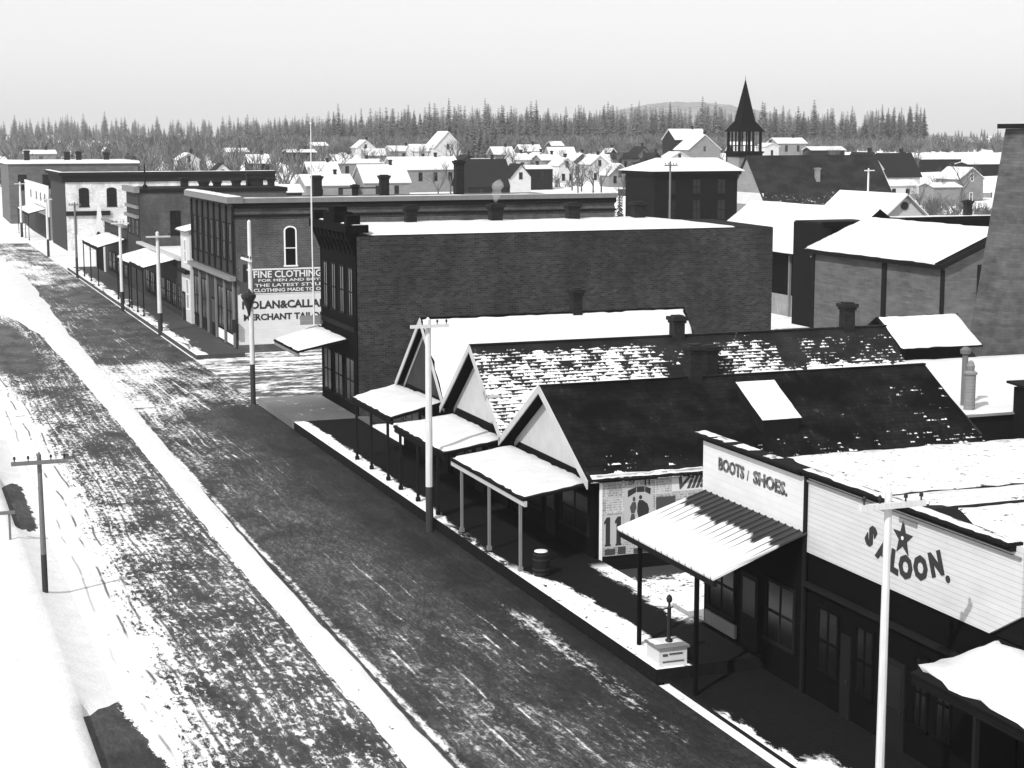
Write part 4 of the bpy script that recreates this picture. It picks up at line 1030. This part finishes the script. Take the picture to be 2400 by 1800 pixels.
MB().hexa(sq(2.2, 15.55), sq(1.75, 16.2)).hexa(sq(1.75, 16.2), sq(1.12, 17.1)).hexa(sq(1.12, 17.1), sq(.04, 23.)).build('spire', 'black_paint', tw)
MB().tube((cx_, cy_, 22.9), (cx_, cy_, 23.6), .05, .02, 6).build('finial', 'iron', tw)
window(tw, '-x', 117.7, 220.7, 221.9, 5.2, 8.4, 'dark_trim', 'letter_white', .15, 0, 1.0, .06)
chimney(t, 127, 213, 8.2, 10.4, .6, 'grey_boards')

# ------------------------------------------------------------------ houses in the town behind
def house(name, label, typ, x, y, zg, ze, zr, w, wall='white_boards', roof='snow', depth=7., wins=2, chim=True, wframe='dark_trim'):
    t = thing(name, label, 'house', (x, y, zg), 'houses of the town behind')
    zb = zg - 1.5; m = MB(); ro = MB(); o = .35
    if typ == 'E':
        hw = w/2; yr = y+depth/2
        m.gable_x(x-hw, x+hw, y, y+depth, yr, zb, ze, zr-.1).build('wall', wall, t)
        k = (zr-ze)/(depth/2)
        ro.slab([(x-hw-o, y-o, ze-k*o+.12), (x+hw+o, y-o, ze-k*o+.12), (x+hw+o, yr, zr+.12), (x-hw-o, yr, zr+.12)], .14)
        ro.slab([(x-hw-o, y+depth+o, ze-k*o+.12), (x+hw+o, y+depth+o, ze-k*o+.12), (x+hw+o, yr, zr+.123), (x-hw-o, yr, zr+.123)], .14)
        for i in range(wins):
            u = x-hw + (i+.7)*w/(wins+.4)-.45
            window(t, '-y', y, u, u+.9, max(zg+.9, ze-2.6), ze-.7, wframe, 'glass', .1)
    else:
        hw = w/2
        m.gable_y(y, y+depth, x-hw, x+hw, x, zb, ze, zr-.1).build('wall', wall, t)
        k = (zr-ze)/hw
        ro.slab([(x-hw-o, y-o, ze-k*o+.12), (x-hw-o, y+depth+o, ze-k*o+.12), (x, y+depth+o, zr+.12), (x, y-o, zr+.12)], .14)
        ro.slab([(x+hw+o, y-o, ze-k*o+.12), (x+hw+o, y+depth+o, ze-k*o+.12), (x, y+depth+o, zr+.123), (x, y-o, zr+.123)], .14)
        for i in range(wins):
            u = x-hw + (i+.6)*w/(wins+.2)-.4
            window(t, '-y', y, u, u+.8, zg+1., zg+2.7, wframe, 'glass', .1)
        if zr-zg > 5: window(t, '-y', y, x-.4, x+.4, ze-.6, ze+.9, wframe, 'glass', .1)
    r_ = ro.build('roof', roof, t)
    if chim: chimney(t, x+w*.22, y+depth*.5, zr-.5, zr+1.0, .55)
    return t
house('farmhouse', 'white two storey gabled house on the slope before the wood', 'G', 151, 454, 6.7, 11.8, 16.2, 8.4, depth=9, wins=3)
house('house_wing', 'low white wing joined to the left of the hillside farmhouse', 'E', 144.5, 457, 6.5, 10.8, 12.6, 6, depth=6, wins=1, chim=False)
house('hall', 'long dark walled hall with a white snow roof above the clothing store parapet', 'E', 114, 357, 2.5, 7.7, 10.3, 15.3, 'grey_boards', depth=10, wins=4)
house('dark_barn', 'dark barn with a bare black roof in the middle distance', 'E', 121.5, 337, 1.0, 4.6, 10.0, 10, 'dark_boards', 'roof_dark', 10, 2)
house('white_gable_house', 'white gable fronted house with a dark doorway beside the black barn', 'G', 128.2, 336.5, 0.6, 6.4, 9.0, 4.6, 'white_boards', 'roof_dark', 6, 0, False)
house('dark_box_house', 'dark square house with flat looking snow roof right of the white gable', 'E', 139.5, 357, 2.0, 7.6, 8.3, 8.6, 'dark_boards', 'snow', 7, 2)
house('cottage', 'tiny white roofed cottage left of the little grey one', 'E', 154, 403, 4.8, 9, 10.5, 4.3, 'white_boards', wins=1)
house('cottage', 'little grey cottage under snow behind the dark square house', 'E', 161, 400, 4.8, 8.9, 10.2, 5.5, 'grey_boards', wins=2)
house('cabin', 'small dark cabin with a bright snow roof at the edge of the wood', 'E', 199, 490, 8.4, 12, 13.2, 3.8, 'dark_boards', wins=0, chim=False, depth=5)
house('white_house', 'left of two small white gable houses in the snowy field', 'G', 156, 378, 3.2, 8, 9.7, 4.3, depth=7)
house('white_house', 'right of two small white gable houses in the snowy field', 'G', 165, 379, 3.3, 8.2, 10.2, 5.0, depth=7)
house('white_house', 'small white gable peeping over the hip roofed building', 'G', 195, 396, 5.3, 9.4, 10.8, 5.1, chim=False, depth=6)
house('large_house', 'big dark house with steep snow roof left of the church spire', 'E', 229, 457, 7.5, 13.9, 16.9, 10.7, 'dark_boards', depth=9, wins=2)
house('cross_gable', 'brown gabled front house just before the big dark house', 'G', 217, 425, 6.4, 11.2, 15.2, 10, 'grey_boards', depth=9, wins=3, wframe='grey_trim')
house('grey_house', 'grey house with snow roof on the rise to the right of the spire', 'E', 268, 465, 8.2, 12.6, 14.2, 10.1, 'grey_boards', wins=2)
house('long_shed', 'long low snowy shed right of the grey house on the rise', 'E', 261, 432, 7.2, 10.8, 11.7, 11.2, 'dark_boards', depth=5, wins=0, chim=False)
house('villa', 'white house with a dark roof just behind the end of the church', 'G', 194.5, 304, 1.6, 7.3, 11.4, 7.0, 'white_boards', 'roof_dark', 8, 2)
house('villa_wing', 'dark roofed wing on the right side of the villa behind the church', 'E', 201.5, 303, 1.6, 6.6, 11.2, 8, 'white_boards', 'roof_dark', 8, 2)
house('porch_house', 'low white porch block with snow on top in front of the villa', 'E', 197.5, 298, 1.3, 4.8, 5.8, 8, 'white_boards', 'snow', 4, 2, False)
house('long_shed', 'long dark shed below the open snow field at right', 'E', 258, 371, 5.0, 8.9, 9.3, 12, 'dark_boards', depth=5, wins=0, chim=False)
house('long_shed', 'second dark shed below the snow field, nearest the tower', 'E', 256, 349, 4.0, 8.0, 8.5, 11, 'dark_boards', depth=5, wins=0, chim=False)
house('gable_cottage', 'grey walled white trimmed gable house left of the tower', 'G', 204, 283, 1.0, 6.5, 8.6, 5.6, 'grey_boards', depth=8, wins=1, chim=False, wframe='white_paint')
house('low_shed', 'low dark shed with snow roof left of the grey gable house', 'E', 192, 274, .8, 5.2, 5.9, 6, 'grey_boards', depth=5, wins=0, chim=False)
house('white_house', 'white gable house alone above the long white hotel', 'G', 73, 425, 4.4, 9.2, 10.8, 5.2, depth=7)
house('cottage', 'snow roofed cottage among bare trees above the hotel end', 'E', 95, 473, 6.6, 10.6, 11.6, 6, 'grey_boards', wins=1)
house('cottage', 'highest small snow roof among the trees left of the farmhouse', 'E', 129, 513, 8.2, 12.1, 13, 4.4, 'grey_boards', wins=1, chim=False)
house('cottage', 'wide snow roofed cottage below the trees left of the farmhouse', 'E', 112, 467, 6.4, 10.5, 11.2, 7.9, 'dark_boards', wins=2)
house('store_house', 'broad white snow roof close behind the clothing store, near the big chimney', 'E', 81, 315, .5, 5.7, 7.6, 9.4, 'grey_boards', depth=9)
house('store_house', 'steep white snow roof behind the second big chimney', 'E', 92, 314, .6, 6.2, 9.4, 9, 'grey_boards', depth=9)
house('cottage', 'long snow roof in front of the dark wood beyond the clothing store', 'E', 111, 402, 4.0, 8.4, 9.3, 11.5, 'grey_boards', wins=3)
house('low_shed', 'low white roofed shed just above the clothing store roof', 'E', 69, 300, .4, 5.0, 6.2, 5.6, 'dark_boards', depth=6, wins=0, chim=False)
house('cottage', 'pale cottage on the far left field', 'E', 41, 469, 6.2, 10.4, 11.3, 7.8, 'grey_boards', wins=1)
hq = random.Random(77)
for px, D in ((700, 400), (748, 450), (812, 470), (872, 500), (790, 520), (1012, 440), (1052, 430), (1090, 480), (1148, 500), (1168, 455), (1218, 470), (1258, 440), (1300, 430), (1325, 480), (1352, 450), (1392, 470), (1420, 440), (1400, 400), (1340, 395), (1668, 520), (1610, 500), (1890, 440), (1960, 430), (560, 440), (480, 400), (270, 440), (230, 480)):
    a = math.atan2((px-1106), 3622/.99) + math.atan2(1490, 3930*.9892+585*.1465); x, y = math.sin(a)*D, math.cos(a)*D; z = terrain(x, y); w_ = hq.uniform(4.5, 8)
    E_ = hq.random() < .6
    h_ = house('cottage', 'tiny snow roofed cottage lost among the far town rows', 'E' if E_ else 'G', x, y, z-.3, z+hq.uniform(2.6, 3.6), z+hq.uniform(4.4, 5.6), w_ if E_ else w_*.75, hq.choice(('dark_boards', 'grey_boards', 'white_boards', 'barn_boards', 'dark_boards')), 'snow' if hq.random() < .8 else 'roof_dark', hq.uniform(5, 7), hq.choice((1, 2)), hq.random() < .6)
    h_['group'] = 'tiny cottages of the far town rows'
# picket style board fences in the snowy town yards
def fence(label, x0, x1, y, h=1.5, mat='dark_vertical'):
    z = terrain((x0+x1)/2, y)
    t = thing('board_fence', label, 'fence', (x0, y, z))
    MB().box(x0, x1, y, y+.06, z-.8, z+h).build('boards', mat, t)
    n = int((x1-x0)/4)
    for k in range(n+1): MB().box(x0+k*4, x0+k*4+.15, y-.1, y-.003, z-.8, z+h+.15).build('post', 'dark_trim', t)
fence('dark board fence across the snowy yard behind the clothing store', 148, 166, 330)
fence('grey fence in front of the villa behind the church', 186, 214, 290, 1.6, 'fence_boards')
fence('dark fence line along the foot of the right snow field', 240, 300, 372, 2.0)
fence('dark fence before the right white field houses', 166, 186, 352, 1.5)

# ------------------------------------------------------------------ trees
def conifer(seed, h=22., r=2.6, name='conifer', bare=.12):
    q = random.Random(seed); tr = MB(); cr = MB()
    tr.tube((0, 0, -1), (0, 0, h*.97), h*.011, .03, 6, 0)
    z = h*bare
    while z < h*.985:
        f = (z-h*bare)/(h*(1-bare)); rr = r*(1-f)**.8*(.75+q.random()*.4) + .18
        nb = 9 if f < .7 else 6
        a0 = q.random()*6.28
        for k in range(nb):
            a = a0 + 6.283*k/nb + q.uniform(-.25, .25); L = rr*q.uniform(.65, 1.15)
            if q.random() < .1: continue
            ca, sa = math.cos(a), math.sin(a); dz = -L*q.uniform(.25, .55)
            wv = L*q.uniform(.26, .4)
            base = (0, 0, z+.25); tip = (ca*L, sa*L, z+dz)
            l = (ca*L*.55-sa*wv, sa*L*.55+ca*wv, z+dz*.75-.1); rt = (ca*L*.55+sa*wv, sa*L*.55-ca*wv, z+dz*.75-.1); md = (ca*L*.5, sa*L*.5, z+dz*.3+.12)
            i = len(cr.v); cr.v += [base, l, tip, rt, md]
            cr.f += [(i, i+1, i+4), (i+1, i+2, i+4), (i+2, i+3, i+4), (i+3, i, i+4)]; cr.m += [0]*4
        z += h*.028*(1+.3*q.random())
    return tr, cr
def bare_tree(seed, h=11.):
    q = random.Random(seed); tr = MB(); cr = MB()
    def br(mb, p, d, L, r, lv):
        e = p + d*L; tgt = tr if lv == 0 else cr
        tgt.tube(p, e, r, r*.62, 5 if lv < 2 else 3)
        if lv >= 4: return
        for k in range(4 if lv < 2 else 3):
            nd = (d + Vector((q.uniform(-1, 1), q.uniform(-1, 1), q.uniform(-.25, .7)))*.75).normalized()
            br(cr, p + d*L*q.uniform(.45, 1.), nd, L*q.uniform(.5, .75), r*.5, lv+1)
    br(tr, Vector((0, 0, -.5)), Vector((q.uniform(-.05, .05), q.uniform(-.05, .05), 1)).normalized(), h*.36, h*.018, 0)
    return tr, cr
def proto(name, label, cat, tr, cr, group, crm):
    t = thing(name, label, cat, (0, 0, 0), group)
    tr.build('trunk', 'bark', t); cr.build('crown', crm, t)
    return t
CON = []; used = set()
specs = [(1, 23, 3.2, .1), (2, 26, 3.0, .16), (3, 19, 3.3, .08), (4, 28, 2.8, .3), (5, 21, 2.6, .2), (6, 16, 3.0, .06), (7, 25, 2.3, .4)]
CMB = [conifer(s, h, r_, bare=b) for s, h, r_, b in specs]
for tr, cr in CMB:
    CON.append(proto('conifer', 'dark pointed conifer in the far wood behind the town', 'tree', tr, cr, 'conifers of the far wood', 'foliage'))
def place(protos, k, x, y, s, zg=None, label=None, group=None, sz=None):
    z = terrain(x, y) if zg is None else zg
    p = protos[k]
    if (id(protos), k) not in used:
        used.add((id(protos), k)); o = p; o.location = (x, y, z); o.rotation_euler = (0, 0, R.uniform(0, 6.28)); o.scale = (s, s, sz or s)
    else: o = dup(p, (x, y, z), None, R.uniform(0, 6.28), (s, s, sz or s))
    if label: o['label'] = label
    if group: o['group'] = group
    return o
def polar(px, D):   # horizontal pixel column (of 2212) and distance -> ground point
    a = math.atan2((px-1106), 3622/.99) + math.atan2(1490, 3930*.9892+585*.1465)
    return math.sin(a)*D, math.cos(a)*D
# front rank, one by one
cnt = 0
for i in range(185):
    u = i/184.; px = 640 + u*900 + R.uniform(-8, 8)
    D = R.uniform(690, 760) + (40 if px < 800 else 0)
    x, y = polar(px, D)
    s = R.uniform(.55, .95)*(1. if R.random() < .85 else 1.2)
    s *= .78 + .32*min(1, max(0, (px-600)/350.))
    place(CON, R.randrange(7), x, y, s*1.0, sz=s*R.choice((.55, .65, .72, .78, .9))); cnt += 1
for i in range(62):
    px = R.uniform(1560, 2010) if i > 8 else R.uniform(1900, 2020); D = R.uniform(690, 780); x, y = polar(px, D)
    place(CON, R.choice((0, 1, 3, 4, 6)), x, y, R.uniform(.75, 1.1)*(.85 if px < 1640 else 1), sz=R.uniform(.5, .76)*(.8 if px < 1640 else 1)); cnt += 1
for i in range(34):
    px = R.uniform(-20, 640); D = R.uniform(1000, 1350); x, y = polar(px, D)
    place(CON, R.randrange(7), x, y, R.uniform(.6, .95), sz=R.uniform(.35, .55)); cnt += 1
# nearer dark group beside the farmhouse
for px, D, s, k in ((1008, 505, .62, 0), (1022, 515, .78, 2), (1038, 520, .7, 5), (1052, 510, .6, 2), (1066, 530, .66, 0), (1080, 520, .52, 5), (1020, 488, .5, 5), (1044, 490, .52, 2)):
    x, y = polar(px, D); place(CON, k, x, y, s, None, 'broad dark evergreen in the clump right of the hillside farmhouse', 'evergreens beside the farmhouse', s*.85)
for px, D, s in ((1310, 196, .34), (1340, 190, .36), (1368, 186, .40), (1392, 188, .38), (1420, 190, .34)):
    x, y = polar(px, D); place(CON, 5, x, y, s*1.25, 0, 'black evergreen in front of the dark hip roofed building', 'evergreens by the hip roofed building', s*1.55 if px != 1368 else .62)
# the deep wood behind, one mass
fm = MB()
for i in range(1250):
    px = R.uniform(500, 1560) if i < 980 else R.uniform(1540, 1985)
    D = R.uniform(770, 1000)
    x, y = polar(px, D); tr, cr = CMB[R.randrange(7)]
    s = R.uniform(.6, .98)*(.76 + .30*min(1, max(0, (px-560)/420.)))*(1 if px < 1560 else .9); a = R.uniform(0, 6.28); ca, sa = math.cos(a)*s, math.sin(a)*s; z0 = terrain(x, y)
    i0 = len(fm.v)
    fm.v += [(x+(vx*ca-vy*sa)*1.15, y+(vx*sa+vy*ca)*1.15, z0+vz*s*.78) for vx, vy, vz in cr.v]
    fm.f += [tuple(q+i0 for q in f) for f in cr.f]; fm.m += [0]*len(cr.f)
tag(fm.build('forest', 'foliage'), 'deep dark conifer wood closing the view behind the town', 'forest', kind='stuff')
# left, fainter and farther
fm = MB()
for i in range(320):
    px = R.uniform(-60, 700) if i < 250 else R.uniform(1980, 2260)
    D = R.uniform(1300, 2100)
    x, y = polar(px, D); tr, cr = CMB[R.randrange(7)]
    s = R.uniform(.7, 1.2) if px < 1000 else R.uniform(.35, .6); z0 = terrain(x, y); i0 = len(fm.v)
    fm.v += [(x+vx*s*1.3, y+vy*s*1.3, z0+vz*s*.8) for vx, vy, vz in cr.v]
    fm.f += [tuple(q+i0 for q in f) for f in cr.f]; fm.m += [0]*len(cr.f)
tag(fm.build('distant_forest', 'foliage'), 'pale far line of trees at the left and right horizon', 'forest', kind='stuff')
# brush on the slope: tangled twig clumps
def brush(seedn, n, pr, dr, hr, name, label):
    q = random.Random(seedn); fm = MB()
    for i in range(n):
        px = q.uniform(*pr); D = q.uniform(*dr); x, y = polar(px, D); z0 = terrain(x, y); hgt = q.uniform(*hr)
        for k in range(26):
            a = q.uniform(0, 6.28); l = hgt*q.uniform(.4, 1.); sp = hgt*q.uniform(.1, .7)
            e = (x+math.cos(a)*sp, y+math.sin(a)*sp, z0+l); wv = .06+hgt*.018
            b0 = (x+q.uniform(-.8, .8), y+q.uniform(-.8, .8), z0-.2 + l*q.choice((0, 0, .4))); i0 = len(fm.v); wv *= .8
            fm.v += [(b0[0]-wv, b0[1], b0[2]), (b0[0]+wv, b0[1], b0[2]), (e[0]+wv*.5, e[1], e[2]), (e[0]-wv*.5, e[1], e[2])]
            fm.f += [(i0, i0+1, i0+2, i0+3)]; fm.m += [0]
    tag(fm.build(name, 'scrub'), label, 'brush', kind='stuff')
brush(1, 1300, (260, 1560), (560, 700), (2.5, 6.5), 'hillside_brush', 'tangled leafless brush on the slope below the wood')
brush(2, 380, (1560, 2200), (560, 800), (2.5, 6), 'field_brush', 'leafless brush along the top of the right snow field')
brush(3, 420, (-20, 700), (400, 640), (2.5, 7), 'left_brush', 'leafless brush between the cottages at left')
brush(5, 260, (820, 1560), (390, 560), (1.2, 3.6), 'town_brush', 'leafless bushes and weeds between the houses of the town')
brush(4, 130, (1900, 2140), (250, 330), (1., 3.), 'yard_brush', 'leafless bushes in the yards behind the church')
BT = []
BMB = [bare_tree(s, 11) for s in (11, 12, 13, 14)]
for tr, cr in BMB: BT.append(proto('bare_tree', 'leafless grey tree among the town houses', 'tree', tr, cr, 'bare trees among the houses', 'twig'))
spots = [(px, D) for px, D in ((312, 372), (330, 405), (352, 390), (371, 430), (452, 410), (470, 460), (492, 440), (548, 420), (566, 450), (590, 400), (604, 372), (622, 350), (640, 345), (660, 390), (690, 420), (712, 430), (730, 410), (752, 440), (890, 430), (905, 455), (925, 470), (990, 470), (1100, 450), (1140, 460), (1250, 420), (1300, 370), (1330, 300), (1322, 310), (1345, 330), (1900, 262), (1950, 268), (1972, 262), (1988, 270), (2012, 266), (2035, 300), (2140, 270), (2110, 255), (1700, 430), (1735, 450), (1800, 440), (180, 430), (210, 460), (240, 440), (270, 420), (395, 470), (420, 500), (510, 480), (535, 490), (155, 420))]
q_ = random.Random(9)
spots += [(q_.uniform(790, 1560), q_.uniform(350, 530)) for _ in range(38)] + [(q_.uniform(1880, 2130), q_.uniform(270, 420)) for _ in range(14)]
for i, (px, D) in enumerate(spots):
    x, y = polar(px, D); place(BT, i % 4, x, y, R.uniform(.75, 1.15)*(1.05 if D > 330 else .75))
# snowy tree beside the farmhouse
for px, D, s in ((965+22, 470, 1.25), (975+26, 478, 1.2)):
    x, y = polar(px, D); place(BT, 1, x, y, s, None, 'large bare tree rising beside the hillside farmhouse', 'big bare trees by the farmhouse')
for px, D, s in ((1868, 190, .5), (1885, 186, .55), (1902, 188, .5), (1850, 187, .42)):
    x, y = polar(px, D); place(BT, 2, x, y, s*1.5, 2.5, 'snow dusted bush at the eaves of the church', 'bushes under the church roof')

# ------------------------------------------------------------------ far hill
hm = MB(); n1, n2 = 260, 10
for j in range(n2+1):
    for i in range(n1+1):
        px = 1080 + i/n1*1150; D = 2300 + j*110
        x, y = polar(px, D); u = i/n1
        prof = math.exp(-((px-1400)/225.)**2)*.70 + math.exp(-((px-1620)/200.)**2)*.42 + math.exp(-((px-1900)/260.)**2)*.16
        z = 84*prof*math.sin(math.pi*min(1, (j/n2)*.5+.0)) + mnoise.noise(Vector((x*.01, y*.01, 0)))*5*prof + 4 + mnoise.noise(Vector((x*.09, y*.05, 3)))*3.5*prof
        hm.v.append((x, y, z if j else 0))
for j in range(n2):
    for i in range(n1):
        q = j*(n1+1)+i; hm.f.append((q, q+1, q+n1+2, q+n1+1)); hm.m.append(0)
struct('hill', hm, 'hill_wood', False)

# ------------------------------------------------------------------ chimney smoke
def volume_mat(name, dens, col=.9, noisy=False):
    global NT
    m = bpy.data.materials.new(name); m.use_nodes = True; NT = m.node_tree
    NT.nodes.remove(NT.nodes['Principled BSDF'])
    v = NT.nodes.new('ShaderNodeVolumePrincipled'); v.inputs['Color'].default_value = (col, col, col, 1)
    v.inputs['Density'].default_value = dens; v.inputs['Anisotropy'].default_value = .0
    NT.links.new(v.outputs[0], NT.nodes['Material Output'].inputs['Volume'])
    MATS[name] = m
volume_mat('smoke', 1.3, .99); volume_mat('haze', .00018, .97)
sm = MB()
pr = [(.05, 0), (.14, .12), (.2, .3), (.3, .5), (.24, .7), (.34, .9), (.3, 1.1), (.18, 1.25), (.03, 1.35)]
sm.lathe((33.12, 91.0, 11.2), pr, 12)
for i, v in enumerate(sm.v):
    z = v[2]-11.2; n_ = mnoise.noise(Vector((v[0]*3, v[1]*3, z*2.6)))*2.2
    sm.v[i] = (v[0] + z*.14 + n_*.12*z, v[1] + n_*.1*z, v[2])
tag(sm.build('smoke', 'smoke', None, True), 'small white puff of smoke above a chimney of the brick block', 'smoke', kind='stuff')
hz = MB().box(-1600, 3600, -60, 5600, -2.5, 130)
tag(hz.build('haze', 'haze'), 'thin winter haze over the town', 'haze', kind='stuff')

# ------------------------------------------------------------------ world, sun, camera
sc = bpy.context.scene
w = bpy.data.worlds.new('World'); sc.world = w; w.use_nodes = True; NT = w.node_tree
bg = NT.nodes['Background']
sky = NT.nodes.new('ShaderNodeTexSky'); sky.sky_type = 'NISHITA'; sky.sun_disc = False
sky.sun_elevation = rad(SUN_EL); sky.sun_rotation = math.atan2(SUN_DIR[0], SUN_DIR[1])
sky.air_density = 1.0; sky.dust_density = 2.0; sky.ozone_density = 1.0
bw = NT.nodes.new('ShaderNodeRGBToBW'); NT.links.new(sky.outputs[0], bw.inputs[0]); flat_sky = V(bw.outputs[0]).pow(.22) * 2.65; NT.links.new(flat_sky.x, bg.inputs['Color'])
bg.inputs['Strength'].default_value = .15
sl = bpy.data.lights.new('sun', 'SUN'); sl.energy = 2.5; sl.angle = rad(.5); sl.color = (1, 1, 1)
so = bpy.data.objects.new('sun', sl); C.objects.link(so)
d = Vector((SUN_DIR[0]*math.cos(rad(SUN_EL)), SUN_DIR[1]*math.cos(rad(SUN_EL)), math.sin(rad(SUN_EL))))
so.rotation_euler = d.to_track_quat('Z', 'Y').to_euler(); so.location = d*200
cam = bpy.data.cameras.new('camera'); co = bpy.data.objects.new('camera', cam); C.objects.link(co)
cam.sensor_width = 36.; cam.lens = 3930/2400*36; cam.clip_end = 20000; cam.clip_start = .5
xd, yd, zd = (0.9363061449580695, 0.0525698331533416, -0.3472279014652889), (-0.35118271114942956, 0.13670199494407323, -0.9262738622934618), (-0.0012273155645195141, 0.98921634500272, 0.1464565344256264)
M = Matrix(((xd[0], xd[1], xd[2], 0), (yd[0], yd[1], yd[2], 0), (zd[0], zd[1], zd[2], 15), (0, 0, 0, 1)))
co.matrix_world = M
sc.camera = co
vs = sc.view_settings; vs.view_transform = 'Standard'; vs.look = 'None'; vs.exposure = 0.82; vs.gamma = 1.0; vs.use_curve_mapping = False
sc.cycles.max_bounces = 5; sc.cycles.diffuse_bounces = 3; sc.cycles.volume_bounces = 0; sc.cycles.use_denoising = True
